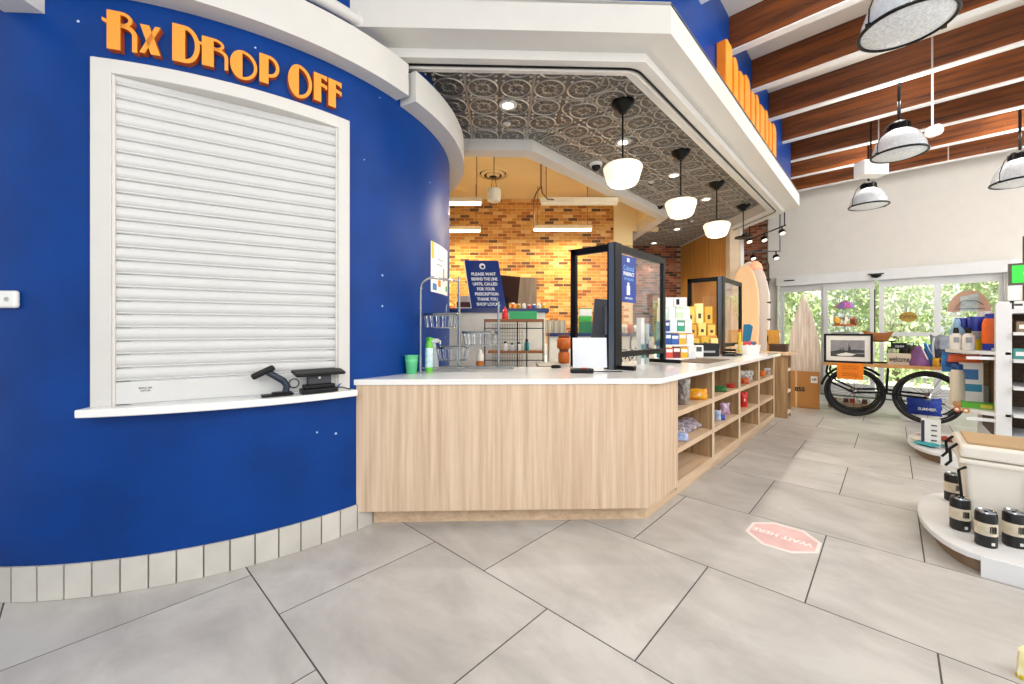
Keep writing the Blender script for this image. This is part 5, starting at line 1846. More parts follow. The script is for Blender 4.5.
text('855', 0.10, MAT_TXT, bx, T(-0.055, -0.003, 0.33) @ UP, bold=0.004)
# peach, white and blue boards behind the counter end
PEACH = mat('peach_board', '#f0caa0', 0.4, var=0.03)
p = on_x(742, 340, 8.70)
surfboard((8.70, p.y - 0.05, 0.03), -PI / 2, 0.48, 2.62, PEACH, 'peach surfboard with a round nose behind the counter end', 0.30, 0.0)
p = on_x(752, 340, 8.9)
surfboard((8.90, p.y + 0.03, 0.03), -PI / 2, 0.66, 2.70, mat('white_board', '#f1e6dd', 0.4, var=0.02), 'white round nosed surfboard behind the peach one', 0.30, 0.0)
p = on_x(747, 350, 7.9)
t = thing('bodyboard', 'blue tapered bodyboard leaning behind the white tub', 'bodyboard', (7.86, p.y, 1.04), -PI / 2)
MB().prism([(-0.07, 0), (0.03, 0), (0.10, 0.42), (0.06, 0.46), (-0.04, 0.46)], -0.02, 0.02, R_XZ).build('board', mat('board_blue', '#1f6f9f', 0.4), t, bevel=0.008)
p = on_x(734, 300, 9.3)
t = thing('tall_board', 'narrow teal upright board edge beside the white strip', 'board', (9.3, p.y, 0.0), -PI / 2)
MB().b2((-0.05, 0, 0), (0.05, 0.04, 3.3)).build('plank', mat('teal_paint', '#3c7f96', 0.5), t)
MB().b2((0.05, -0.01, 0), (0.10, 0.05, 3.35)).build('white_edge', WPL, t)
# golden board and dark box on the end shelf
p = on_x(773, 345, 8.1)
t = thing('cork_panel', 'golden brown upright panel on the end shelf unit', 'panel', (8.1, p.y, 1.041), -PI / 2)
MB().b2((-0.09, 0, 0), (0.09, 0.02, 0.36)).build('panel', mat('golden_cork', '#c58f3a', 0.7, var=0.12, vs=20), t)
MB().b2((-0.085, -0.012, 0.14), (-0.07, 0.0, 0.26)).build('clip', BLKP, t)
p = on_x(778, 350, 7.95)
t = thing('dark_basket', 'low dark woven box on the end shelf unit', 'box', (7.92, p.y, 1.041), -PI / 2)
MB().b2((-0.12, 0, 0), (0.12, 0.2, 0.10)).build('basket_body', mat('dark_weave', '#3d2b22', 0.8, var=0.3, vs=40), t)
MB().b2((-0.13, -0.008, 0.10), (0.13, 0.21, 0.125)).build('lid', mat('dark_weave2', '#4a352a', 0.7), t)

# dark lamp pole and track spots
pole = on_x(768.5, 340, 8.9)
t = thing('floor_lamp', 'thin dark lamp pole with a peach shade rising behind the boards', 'lamp', (8.9, pole.y, 0), 0)
zt_ = on_x(768.5, 262, 8.9).z
DKB = mat('dark_bronze', '#33291f', 0.45)
MB().tube([(0, 0, 0), (0, 0, zt_ - 0.06)], 0.016, 8).build('pole', DKB, t)
MB().lathe([(0.15, 0), (0.15, 0.02), (0.03, 0.05)], 20).build('base', DKB, t, smooth=True)
for py in (280, 303, 320):
    zz = on_x(768, py, 8.9).z
    MB().lathe([(0.02, zz - 0.03), (0.045, zz + 0.01), (0.03, zz + 0.03)], 12).build('collar', DKB, t, smooth=True)
MB().tube([(0, 0, zt_ - 0.06), (0, 0.03, zt_ + 0.06), (0, 0.14, zt_ + 0.10), (0, 0.22, zt_ + 0.04)], 0.014, 8).build('arm', DKB, t, smooth=True)
MB().lathe([(0.13, zt_ - 0.12), (0.10, zt_ - 0.02), (0.04, zt_ + 0.04)], 18, T(0, 0.22, 0)).build('shade', mat('peach_glass', '#f3b08a', 0.4, emit=0.4), t, smooth=True)
SPOTL = [(749, 240.5, 9.49), (764, 239, 9.34), (782, 232, 9.16), (753, 257.5, 10.12), (776, 257, 9.92)]
tl = None
for i, (px, py, d) in enumerate(SPOTL):
    p = at(px, py, d * 0.85)
    lab = 'black track spotlight near the white shop wall, %s' % ['left on the upper bar', 'middle of the upper bar', 'right end of the upper bar, highest', 'left on the lower bar', 'lowest, beside the white wall'][i]
    if tl is None:
        tl = thing('track_spotlight', lab, 'spotlight', p, CAMZ, group='track spotlights beyond the counter')
        MB().lathe([(0.03, 0.05), (0.055, 0.03), (0.06, -0.03), (0.052, -0.035)], 14, Matrix.Rotation(-0.5, 4, 'X')).build('head', BLACK, tl, smooth=True)
        MB().lathe([(0.0, -0.04), (0.048, -0.036)], 14, Matrix.Rotation(-0.5, 4, 'X')).build('lens', mat('spot_lens', '#fff4e0', 0.3, emit=2.0), tl)
        MB().tube([(0, 0, 0.04), (0, 0, 0.12)], 0.012, 8).build('stem', BLACK, tl)
    else:
        dup(tl, p, label=lab)
a, b = at(746, 241, 8.1), at(786, 225, 7.75)
t = thing('light_track', 'thin black track bar carrying three spotlights', 'track', (a + b) / 2)
MB().tube([(a - b) / 2, (b - a) / 2], 0.012, 6).build('bar', BLACK, t)
c = (a + b) / 2
for px, py, d in ((784.5, 226, 7.76), (749.5, 240, 8.08)):
    q = at(px, py, d) - c
    MB().tube([q, (q.x, q.y, 4.62 - c.z)], 0.010, 6).build('hanger', BLACK, t)
a, b = at(738, 252.5, 8.7), at(781, 251, 8.4)
t = thing('light_track', 'thin grey lower track bar before the red brick', 'track', (a + b) / 2)
MB().tube([(a - b) / 2, (b - a) / 2], 0.012, 6).build('bar', ALU, t)
c = (a + b) / 2
q = at(780, 251, 8.4) - c
MB().tube([q, (q.x, q.y, 4.62 - c.z)], 0.014, 6).build('hanger', ALU, t)

# ================================================================== BICYCLE TABLE
XB = 8.55
WHC = [(0.45, 0.39), (-0.39, 0.39)]
TYRE = mat('black_tyre', '#141414', 0.6, bump=0.2, bs=120)
RIM = mat('black_rim', '#26262a', 0.35, 0.4)
bt = thing('bicycle_table', 'plank table carried on black bicycle wheels by the shop doors', 'table', (XB, 0, 0), 0)
def wheel(cy, cz, xo, r):
    rot = T(xo, cy, cz) @ Matrix.Rotation(PI / 2, 4, 'Y')
    n = 44
    MB().tube([((r - 0.024) * math.cos(2 * PI * i / n), (r - 0.024) * math.sin(2 * PI * i / n), 0) for i in range(n)], 0.024, 8, closed=True, M=rot).build('tyre', TYRE, bt, smooth=True)
    MB().tube([((r - 0.062) * math.cos(2 * PI * i / n), (r - 0.062) * math.sin(2 * PI * i / n), 0) for i in range(n)], 0.013, 6, closed=True, M=rot).build('rim', RIM, bt, smooth=True)
    MB().lathe([(0.018, -0.05), (0.04, -0.03), (0.022, 0.0), (0.04, 0.03), (0.018, 0.05)], 14, rot).build('hub', CHROME, bt, smooth=True)
    for i in range(14):
        a = 2 * PI * i / 14
        a2 = a + (0.35 if i % 2 else -0.35)
        z = 0.028 if (i // 2) % 2 else -0.028
        MB().tube([rot @ Vector((0.03 * math.cos(a2), 0.03 * math.sin(a2), z)), rot @ Vector(((r - 0.07) * math.cos(a), (r - 0.07) * math.sin(a), 0))], 0.0028, 4).build('spoke', BLKP, bt)
wheel(WHC[0][0], WHC[0][1], 0.06, 0.39)
wheel(WHC[1][0], WHC[1][1], 0.06, 0.39)
wheel(WHC[0][0] + 0.03, WHC[0][1] - 0.01, 0.50, 0.38)
wheel(WHC[1][0] - 0.03, WHC[1][1] - 0.01, 0.50, 0.38)
for i in range(4):
    MB().b2((-0.05 + i * 0.185, -0.75, 0.815), (-0.05 + i * 0.185 + 0.18, 0.83, 0.862)).build('plank', wood('table_plank', '#d9a466', '#b07c40', (12, 1.2, 12)), bt)
m = MB()
for xo in (0.02, 0.54):
    m.tube([(xo, 0.45, 0.39), (xo, 0.12, 0.42), (xo, -0.15, 0.40), (xo, -0.39, 0.39)], 0.017, 8)
    m.tube([(xo, 0.45, 0.39), (xo, 0.72, 0.52), (xo, 0.80, 0.70), (xo, 0.78, 0.82)], 0.016, 8)
    m.tube([(xo, 0.06, 0.41), (xo, 0.04, 0.82)], 0.016, 8)
m.tube([(0.02, 0.06, 0.6), (0.54, 0.06, 0.6)], 0.014, 8)
m.build('frame', BLACK, bt, smooth=True)
m = MB()
n = 14
m.tube([(0.06, 0.45 + 0.425 * math.cos(0.2 + i / n * 2.2), 0.39 + 0.425 * math.sin(0.2 + i / n * 2.2)) for i in range(n + 1)], 0.02, 6)
m.build('mudguard', BLKP, bt, smooth=True)
ZP = 0.863
# items on the plank
p0, p1 = on_x(824, 363, 8.58), on_x(873, 363, 8.58)
fw, fh = (p0 - p1).length, 0.475
pf = thing('framed_picture', 'black framed black and white harbour photograph standing on the plank', 'picture', (8.58, (p0.y + p1.y) / 2, ZP), -PI / 2)
m = MB()
for a, b in (((-fw / 2, -0.012, 0), (-fw / 2 + 0.03, 0.02, fh)), ((fw / 2 - 0.03, -0.012, 0), (fw / 2, 0.02, fh)), ((-fw / 2 + 0.03, -0.012, 0), (fw / 2 - 0.03, 0.02, 0.03)), ((-fw / 2 + 0.03, -0.012, fh - 0.03), (fw / 2 - 0.03, 0.02, fh))):
    m.b2(a, b)
m.build('frame', BLACK, pf)
pmt = MB().b2((-fw / 2 + 0.03, 0, 0.03), (fw / 2 - 0.03, 0.015, fh - 0.03)).build('mount', PAPER, pf)
PHD = mat('photo_dark', '#3b3b3f', 0.5, var=0.3, vs=20)
PHM = mat('photo_mid', '#8f8f94', 0.5, var=0.2, vs=12)
MB().b2((-0.22, -0.002, 0.10), (0.21, 0, 0.37)).build('photo_sky', PHM, pmt)
m = MB()
m.b2((-0.22, -0.003, 0.10), (0.21, -0.002, 0.15))
m.prism([(-0.22, 0.18), (-0.10, 0.21), (0.0, 0.20), (0.08, 0.22), (0.21, 0.21), (0.21, 0.17), (-0.22, 0.15)], 0.002, 0.003, R_XZ)
for x, h_ in ((-0.06, 0.27), (0.015, 0.34), (0.03, 0.30), (-0.09, 0.25)):
    m.prism([(x - 0.012, 0.19), (x + 0.012, 0.19), (x, h_)], 0.002, 0.003, R_XZ)
m.build('photo_boats', PHD, pmt)
m = MB(); m.prism([(-0.15, 0.13), (-0.02, 0.17), (0.10, 0.14), (0.04, 0.115), (-0.1, 0.11)], 0.0031, 0.004, R_XZ)
m.build('photo_water', PAPER, pmt)
p0, p1 = on_x(837, 370, 8.49), on_x(863.5, 370, 8.49)
os_ = thing('orange_notice', 'bright orange paper notice hanging from the plank edge', 'notice', (8.494, (p0.y + p1.y) / 2, 0.605), -PI / 2)
ow = (p0 - p1).length
MB().b2((-ow / 2, -0.002, 0), (ow / 2, 0.0, 0.258)).build('sheet', mat('orange_paper', '#f5850f', 0.7, var=0.02), os_)
INKO = mat('brown_orange_ink', '#8a3d08', 0.7)
for s, z in (('NOT FOR SALE', 0.205), ('DISPLAY ONLY', 0.17), ('PLEASE DO NOT', 0.09), ('LEAN ON TABLE', 0.058)):
    text(s, 0.03, INKO, os_, T(0, -0.0025, z) @ UP, width=0.2)

def plank_item(px, X):
    q = on_x(px, 363, X)
    return (X, q.y, ZP)
# craft tower with umbrella
t = thing('craft_tower', 'tiered toy tower with a pink and purple parasol top behind the picture', 'ornament', plank_item(845, 8.98), -PI / 2)
MB().tube([(0, 0, 0), (0, 0, 0.98)], 0.008, 6).build('rod', CHROME, t)
for i, (z, r_, hx) in enumerate(((0.46, 0.19, '#8f969a'), (0.60, 0.17, '#b8703a'), (0.72, 0.10, '#a9a29a'))):
    MB().lathe([(0.02, z), (r_, z + 0.01), (r_, z + 0.03), (0.02, z + 0.05)], 14).build('tier', mat('tier_%d' % i, hx, 0.6), t)
rnd = random.Random(2)
for i in range(16):
    a = i * 0.8
    r_ = 0.10 + 0.05 * (i % 2)
    m = MB()
    m.box((r_ * math.cos(a), r_ * math.sin(a), 0.66 + 0.03 * (i % 3)), (0.07, 0.035, 0.07), rz=a)
    m.build('charm', mat('charm_%d' % (i % 4), ['#c9542a', '#e0b04a', '#efe9dc', '#7a4a2a'][i % 4], 0.5), t)
for i in range(8):
    MB().lathe([(0.0, 1.04), (0.06, 1.02), (0.11, 0.97), (0.125, 0.91)], 3, a0=i * PI / 4, a1=(i + 1) * PI / 4).build('parasol_gore', mat('gore_%d' % (i % 2), ['#b0508f', '#7c6fb8'][i % 2], 0.5), t, smooth=True)
# wooden bowl on a black stand
t = thing('wooden_bowl', 'brown carved boat shaped bowl on a thin black stand', 'bowl', plank_item(878, 8.85), -PI / 2)
BWM = wood('bowl_wood', '#a9672a', '#7a4416', (8, 20, 20))
m = MB()
m.prism([(-0.12, 0.595), (0.12, 0.595), (0.19, 0.76), (0.08, 0.725), (-0.06, 0.73), (-0.20, 0.77)], -0.07, 0.07, R_XZ)
m.bm.transform(T(0, 0, -0.235))
m.build('bowl', BWM, t, bevel=0.02)
m = MB()
for x in (-0.12, 0.16):
    m.tube([(x, 0.0, 0), (x, 0.0, 0.36)], 0.010, 6)
m.tube([(-0.12, 0, 0.355), (0.2, 0, 0.355)], 0.010, 6)
m.tube([(-0.14, 0, 0.012), (0.2, 0, 0.012)], 0.012, 6)
m.build('stand', BLACK, t)
MB().tube([(-0.04, 0, 0.49), (-0.04, 0, 1.2)], 0.008, 6).build('rod', BLACK, t)
# welcome box
q0, q1 = on_x(887.5, 363, 8.6), on_x(911, 366, 8.6)
ww = (q0 - q1).length
t = thing('welcome_sign', 'pale wooden block sign reading welcome on the plank', 'sign', (8.6, (q0.y + q1.y) / 2, ZP), -PI / 2)
MB().b2((-ww / 2, 0, 0), (ww / 2, 0.06, 0.175)).build('block', mat('pale_block', '#cfc3b2', 0.7, var=0.1), t)
text('welcome', 0.12, MAT_TXT, t, T(0, -0.002, 0.085) @ UP, width=ww * 0.86, bold=0.002)
q = on_x(899.5, 350, 8.78)
t = thing('chalk_sign', 'small black sign with white script above the welcome block', 'sign', (8.78, q.y, ZP), -PI / 2)
MB().tube([(0, 0.01, 0), (0, 0.01, 0.26)], 0.007, 6).build('post', BLACK, t)
MB().b2((-0.085, -0.006, 0.235), (0.085, 0.012, 0.335)).build('board', BLKP, t)
text('open', 0.06, WINK, t, T(0, -0.008, 0.285) @ UP, width=0.1)
q = on_x(897, 350, 8.8)
t = thing('glass_jar', 'small clear jar behind the welcome block', 'jar', (8.72, q.y + 0.06, ZP), 0)
MB().lathe([(0.05, 0.0), (0.055, 0.01), (0.06, 0.2), (0.045, 0.25)], 16).build('jar_body', mat('green_jar_glass', '#b9c0a0', 0.1, trans=0.6), t, smooth=True)
MB().lathe([(0.05, 0.25), (0.05, 0.27)], 16).build('lid', BLKP, t)
for i, (px, h, hx, nm) in enumerate([(904, 0.29, '#2b211c', 'brown'), (911, 0.30, '#243018', 'dark green'), (916, 0.29, '#1c3a22', 'green')]):
    q = on_x(px, 350, 8.86)
    t = thing('dark_bag', 'small %s bag behind the welcome block' % nm, 'bag', (8.88 + 0.02 * i, q.y, ZP), -PI / 2, group='dark bags behind the welcome block')
    MB().pillow(0.12, h, 0.08, seed=40 + i).build('bag_body', mat('dark_bag_%d' % i, hx, 0.6), t, smooth=True)
    MB().tube([(-0.03, 0, h - 0.01), (-0.03, 0, h + 0.04), (0.03, 0, h + 0.04), (0.03, 0, h - 0.01)], 0.005, 5).build('handle', mat('dark_bag_%d' % i, hx), t)
q = on_x(918, 366, 8.68)
t = thing('purple_bag', 'purple cloth bag slumped on the plank beside the welcome sign', 'bag', (8.68, q.y, ZP), -PI / 2)
MB().lathe([(0.125, 0), (0.13, 0.05), (0.085, 0.19), (0.03, 0.29), (0.0, 0.30)], 16).build('bag_body', mat('purple_cloth', '#7a4f84', 0.8, var=0.25), t, smooth=True)
MB().tube([(0.0, 0, 0.29), (0.05, -0.03, 0.24), (0.10, -0.09, 0.1)], 0.009, 6).build('strap', mat('cream_strap', '#e6dccb', 0.7), t)
q = on_x(931, 366, 8.66)
t = thing('blue_bag', 'bright blue drawstring bag on the plank', 'bag', (8.70, q.y, ZP), -PI / 2)
MB().pillow(0.15, 0.33, 0.12, seed=50).build('bag_body', mat('bright_blue_cloth', '#2f7cc4', 0.7, var=0.25), t, smooth=True)
MB().tube([(-0.04, -0.03, 0.33), (-0.02, -0.06, 0.25), (0.04, -0.07, 0.12)], 0.006, 5).build('cord', WPL, t)
q = on_x(940, 366, 8.6)
t = thing('grey_backpack', 'grey backpack standing at the right end of the plank', 'bag', (8.72, q.y, ZP + 0.0), -PI / 2)
MB().pillow(0.20, 0.46, 0.16, seed=51).build('pack_body', mat('grey_canvas', '#7d838e', 0.8, var=0.3, vs=12), t, smooth=True)
MB().pillow(0.13, 0.2, 0.06, seed=52, M=T(0.0, -0.085, 0.06)).build('front_pocket', mat('navy_canvas', '#2b3048', 0.8), t, smooth=True)
MB().tube([(-0.06, -0.08, 0.42), (-0.075, -0.12, 0.3), (-0.06, -0.10, 0.12)], 0.012, 6).build('strap', mat('pale_grey_strap', '#b9bec6', 0.7), t)
q = on_x(936, 368, 8.56)
for i, dy in enumerate((0.0, -0.085)):
    t = thing('mustard_pouch', 'small mustard pouch at the plank edge, %s' % ('left' if i == 0 else 'right'), 'pouch', (8.56, q.y + dy, ZP), -PI / 2)
    MB().pillow(0.075, 0.13, 0.05, seed=53 + i, n=6).build('pouch', mat('mustard_cloth', '#d39a1e', 0.7, var=0.2), t, smooth=True)
    MB().box((0, 0, 0.125), (0.05, 0.012, 0.012)).build('clasp', BLKP, t)
# under the table
q = fl(852, 409)
t = thing('low_crate', 'low tray of red and white goods behind the left wheel', 'tray', (9.35, 0.55, 0), -PI / 2)
MB().b2((-0.3, 0, 0), (0.3, 0.25, 0.10)).build('tray', mat('tan_tray', '#b59a78', 0.7), t)
for i in range(6):
    MB().box((-0.22 + 0.085 * i, 0.1, 0.13), (0.07, 0.1, 0.07 + 0.02 * (i % 2))).build('packet', mat('crate_%d' % (i % 3), ['#b0342a', '#e8e2d6', '#5a3a2a'][i % 3], 0.5), t)
q = fl(921, 421)
bb_ = thing('blue_tote', 'blue tote bag with white print hanging low behind the right wheel', 'bag', (8.82, -0.36, 0.10), -PI / 2)
MB().pillow(0.40, 0.27, 0.14, seed=58).build('bag_body', mat('tote_blue', '#1b3fa8', 0.6, var=0.15), bb_, smooth=True)
text('SUMMER', 0.055, WINK, bb_, T(0.03, -0.085, 0.10) @ UP, width=0.2, bold=0.002)
MB().b2((-0.26, -0.05, -0.10), (0.26, 0.18, 0.0)).build('plinth', WPL, bb_)

# ================================================================== GONDOLAS ON THE RIGHT
GW = mat('white_shelf_metal', '#e3e4e6', 0.4, var=0.02)
KICK = mat('brown_kick', '#8c7358', 0.6)
SLAT = wood('brown_slat', '#5a4128', '#3c2a18', (2, 20, 20), 0.6)
def dome_poly(x0, x1, yb, bulge, yback, n=14):
    c = (x0 + x1) / 2
    P = [(x1, yback), (x0, yback), (x0, yb)]
    for i in range(1, n):
        a = PI - PI * i / n
        P.append((c + (x1 - x0) / 2 * math.cos(a), yb + bulge * math.sin(a)))
    P.append((x1, yb))
    return P
def gondola_base(X, name, label):
    t = thing(name, label, 'shelf', (X, 0, 0))
    L = 1.18
    MB().prism(dome_poly(0.0, L, -0.37, 0.235, -1.6), 0.085, 0.12).build('base_shelf', GW, t, bevel=0.006)
    MB().prism(dome_poly(0.06, L - 0.06, -0.39, 0.19, -0.9), 0.0, 0.085).build('curved_kick', KICK, t)
    MB().b2((-0.004, -1.6, 0.0), (0.02, -0.37, 0.112)).build('kick_panel', GW, t)
    return t
g1 = gondola_base(3.50, 'low_display', 'low white round ended display plinth carrying the cooler')
g2 = gondola_base(6.10, 'tall_display', 'white tiered round ended shop display beyond the cooler')
MB().b2((0.0, -0.84, 0.12), (0.09, -0.74, 1.66)).build('post', GW, g2)
MB().b2((1.09, -0.84, 0.12), (1.18, -0.74, 1.66)).build('post', GW, g2)
MB().b2((0.045, -0.80, 0.30), (1.13, -0.77, 1.52)).build('end_panel', SLAT, g2)
MB().b2((0.58, -1.6, 0.12), (0.60, -0.84, 1.56)).build('slat_wall', SLAT, g2)
for i in range(8):
    MB().b2((0.565, -1.6, 0.2 + 0.17 * i), (0.58, -0.84, 0.34 + 0.17 * i)).build('slat', SLAT, g2)
def dome_shelf(z, nm, yb=-0.80, bulge=0.36):
    MB().prism(dome_poly(0.0, 1.18, yb, bulge, -0.84), z - 0.035, z).build(nm, GW, g2, bevel=0.005)
ZT1, ZT2 = 1.19, 0.59
dome_shelf(ZT1, 'upper_tier')
dome_shelf(ZT2, 'middle_tier')
for z in (ZT1 - 0.02, ZT2 - 0.03):
    for s_ in (0.02, 1.10):
        MB().b2((s_, -0.80, z - 0.065), (s_ + 0.03, -0.55, z - 0.035)).build('bracket', GW, g2)
for z in (0.38, 0.60, 0.86, 1.12, 1.38):
    MB().b2((-0.06, -1.6, z - 0.03), (0.56, -0.845, z)).build('side_shelf', GW, g2)
MB().b2((0.01, -1.6, 1.56), (1.17, -0.82, 1.60)).build('top_cap', GW, g2)

def tier_item(px, py, X, z, name, label, cat, group=None):
    q = on_x(px, py, X)
    return thing(name, label, cat, (X, q.y, z + 0.001), -PI / 2, group)
# sunscreen bottles
def bottle(px, X, w, h, body, cap, label, band=None, capped='wide', grp='sun care bottles on the upper tier'):
    t = tier_item(px, 345, X, ZT1, 'sun_bottle', label, 'bottle', grp)
    r_ = w / 2
    D = Matrix.Diagonal((1, 0.6, 1, 1))
    if capped == 'wide':       # tottle standing on its wide cap, tapered up
        MB().lathe([(r_ * 0.78, 0), (r_ * 0.8, 0.01), (r_ * 0.86, h * 0.56)], 18, D).build('cap', cap, t, smooth=True)
        MB().lathe([(r_ * 0.84, h * 0.56), (r_ * 0.95, h * 0.7), (r_ * 1.05, h * 0.98), (r_ * 1.0, h)], 18, D).build('body', body, t, smooth=True)
    else:
        MB().lathe([(r_ * 0.85, 0), (r_ * 0.95, 0.01), (r_ * 0.95, h * 0.62), (r_ * 0.5, h * 0.74)], 18, D).build('body', body, t, smooth=True)
        MB().lathe([(r_ * 0.42, h * 0.74), (r_ * 0.42, h * 0.9), (r_ * 0.3, h)], 14, D).build('cap', cap, t, smooth=True)
    if band:
        MB().b2((-r_ * 0.42, -r_ * 0.63, h * 0.32), (r_ * 0.42, -r_ * 0.5, h * 0.56)).build('label_patch', band, t)
    return t
BY = mat('sun_yellow', '#f2cf1c', 0.35)
BO = mat('sun_orange', '#f26a1b', 0.35, var=0.1)
BB = mat('sun_blue', '#1c2f9c', 0.35)
BLB = mat('sun_pale_blue', '#8fb9dc', 0.35)
WB_ = mat('sun_white', '#eae6e0', 0.35)
GRL = mat('grey_label', '#9c9fa6', 0.5, var=0.3, vs=60)
bottle(957, 6.55, 0.13, 0.33, BLB, BLB, 'pale blue capped bottle at the left of the upper tier', GRL, 'screw')
bottle(963.5, 6.62, 0.12, 0.34, BB, BY, 'blue and yellow bottle behind the left white bottle', None)
bottle(976, 6.52, 0.125, 0.35, BB, BY, 'blue topped yellow bottle in the middle of the upper tier', GRL)
bottle(984, 6.60, 0.11, 0.34, BY, BY, 'yellow bottle half hidden behind the orange one', None)
bottle(956, 6.42, 0.10, 0.235, WB_, BLKP, 'white bottle with a dark tip, left front of the upper tier', GRL, 'screw')
bottle(968.5, 6.38, 0.10, 0.235, WB_, BLKP, 'white bottle with a dark tip, beside the yellow label', GRL, 'screw')
t = tier_item(993.5, 347, 6.34, ZT1, 'sun_bottle', 'large orange bottle with blue cap and blue foot on the upper tier', 'bottle', 'sun care bottles on the upper tier')
D = Matrix.Diagonal((1, 0.55, 1, 1))
MB().lathe([(0.072, 0), (0.075, 0.01), (0.078, 0.07)], 20, D).build('blue_foot', BB, t, smooth=True)
MB().lathe([(0.0785, 0.07), (0.08, 0.12), (0.079, 0.27), (0.066, 0.325)], 20, D).build('body', BO, t, smooth=True)
MB().lathe([(0.06, 0.325), (0.057, 0.37), (0.05, 0.375)], 20, D).build('cap', BB, t, smooth=True)
MB().b2((-0.005, -0.05, 0.18), (0.055, -0.035, 0.23)).build('label_patch', mat('label_red', '#d83a1c', 0.4), t)
MB().lathe([(0.03, 0), (0.03, 0.004)], 12, T(0.03, -0.046, 0.28) @ UP).build('palm_badge', mat('label_green', '#5f8a3a', 0.5), t)
t = tier_item(1001, 346, 6.28, ZT1, 'teal_cone', 'slim teal cone shaped pack beside the orange bottle', 'pack')
MB().prism([(-0.045, 0), (0.035, 0), (0.005, 0.28), (-0.005, 0.28)], -0.012, 0.012, R_XZ).build('card', mat('teal_card', '#1f93a6', 0.4), t)
MB().b2((-0.06, -0.02, 0), (0.05, 0.02, 0.025)).build('foot', WPL, t)
# half round sign on top
q0, q1 = on_x(947, 312, 6.95), on_x(990, 312, 6.95)
aw = (q0 - q1).length
t = thing('arched_sign', 'brown half round sign with a pale sketch standing behind the bottles', 'sign', (6.90, (q0.y + q1.y) / 2, ZT1), -PI / 2)
hz = q0.z - ZT1
P = [(-aw / 2, 0), (aw / 2, 0)] + [(aw / 2 * math.cos(i * PI / 18), 0.24 * math.sin(i * PI / 18)) for i in range(1, 18)]
MB().prism([(x, z + hz) for x, z in P], 0, 0.02, R_XZ).build('board', mat('pinkish_board', '#c9a08a', 0.6, var=0.08), t)
MB().prism([(-aw * 0.2, hz + 0.0), (aw * 0.22, hz), (aw * 0.22, hz + 0.2), (-aw * 0.2, hz + 0.17)], 0.021, 0.025, R_XZ).build('sketch_panel', mat('sketch_grey', '#bcc6c4', 0.6, var=0.3, vs=14), t)
m = MB()
m.tube([(-0.1, -0.027, hz + 0.05), (-0.05, -0.027, hz + 0.12), (0.05, -0.027, hz + 0.12), (0.11, -0.027, hz + 0.07)], 0.004, 4)
m.tube([(-0.11, -0.027, hz + 0.03), (0.12, -0.027, hz + 0.03)], 0.004, 4)
m.build('sketch_lines', GREYP, t)
for s in (-1, 1):
    MB().b2((s * aw * 0.3 - 0.01, 0, 0), (s * aw * 0.3 + 0.01, 0.02, hz + 0.02)).build('leg', WPL, t)
# orange and blue goods under the upper tier: stand on middle tier
q = on_x(957.5, 395, 6.66)
t = thing('water_flask', 'tall cream flask with a blue cap on the middle tier', 'flask', (6.66, q.y, ZT2 + 0.001), 0)
MB().lathe([(0.054, 0), (0.059, 0.01), (0.059, 0.325), (0.046, 0.37)], 22).build('body', mat('cream_flask', '#e5dbc8', 0.4, var=0.03), t, smooth=True)
MB().lathe([(0.043, 0.37), (0.046, 0.375), (0.046, 0.425), (0.042, 0.43)], 20).build('cap', mat('flask_blue', '#1f4f8f', 0.35), t, smooth=True)
q = on_x(971, 390, 6.62)
t = thing('blue_carton', 'white carton with blue print on the middle tier beside the flask', 'carton', (6.64, q.y, ZT2 + 0.001), -PI / 2)
MB().b2((-0.08, 0, 0), (0.09, 0.09, 0.45)).build('carton', WPL, t)
MB().b2((-0.055, -0.002, 0.27), (0.055, 0, 0.38)).build('blue_panel', mat('panel_blue', '#1f6fb0', 0.4), t)
MB().b2((-0.07, -0.002, 0.14), (0.08, 0, 0.22)).build('teal_band', mat('panel_teal', '#2a8fb5', 0.4), t)
q = on_x(951, 385, 6.9)
t = thing('blue_packet', 'blue foil packet leaning behind the cream flask', 'packet', (6.82, q.y, ZT1 - 0.27), -PI / 2)
MB().pillow(0.17, 0.235, 0.05, seed=71).build('pouch', mat('foil_blue', '#2c78c0', 0.3, var=0.3), t, smooth=True)
MB().b2((-0.05, -0.03, 0.06), (0.05, -0.025, 0.15)).build('label_patch', mat('patch_blue', '#143f86', 0.4), t)
q = on_x(964, 356, 6.85)
t = thing('orange_packet', 'orange packet hanging just below the upper tier', 'packet', (6.62, q.y + 0.02, ZT1 - 0.145), -PI / 2)
MB().pillow(0.26, 0.09, 0.05, seed=72).build('pouch', mat('foil_orange', '#e4622a', 0.4, var=0.2), t, smooth=True)
MB().tube([(0, 0, 0.085), (0, 0, 0.11)], 0.006, 5).build('hang_tab', WPL, t)
q = on_x(986, 372, 6.5)
t = thing('wood_cards', 'leaning stack of brown wood grain cards on the middle tier', 'cards', (6.75, q.y - 0.02, ZT2 + 0.001), -PI / 2)
for i in range(4):
    MB().b2((-0.02 - 0.012 * i, 0.02 * i, 0.2), (0.16 - 0.012 * i, 0.02 * i + 0.012, 0.52), Matrix.Rotation(0.05 * i, 4, 'Y')).build('card', wood('card_wood', '#c09a66', '#7d5a32', (3, 12, 18)), t)
MB().b2((-0.03, 0, 0), (0.16, 0.09, 0.2)).build('card_holder', mat('holder_grey', '#b8b4ac', 0.5), t)
q = on_x(985, 407, 6.30)
t = thing('green_game', 'bright green flat boxed toy lying on the middle tier', 'toy', (6.30, q.y, ZT2 + 0.001), -PI / 2)
MB().b2((-0.16, 0, 0), (0.17, 0.14, 0.055)).build('tray', mat('toy_green', '#58b42a', 0.4, var=0.15), t)
MB().b2((-0.03, -0.002, 0.01), (0.05, 0, 0.045)).build('label_patch', mat('toy_yellow', '#d9cf3a', 0.4), t)
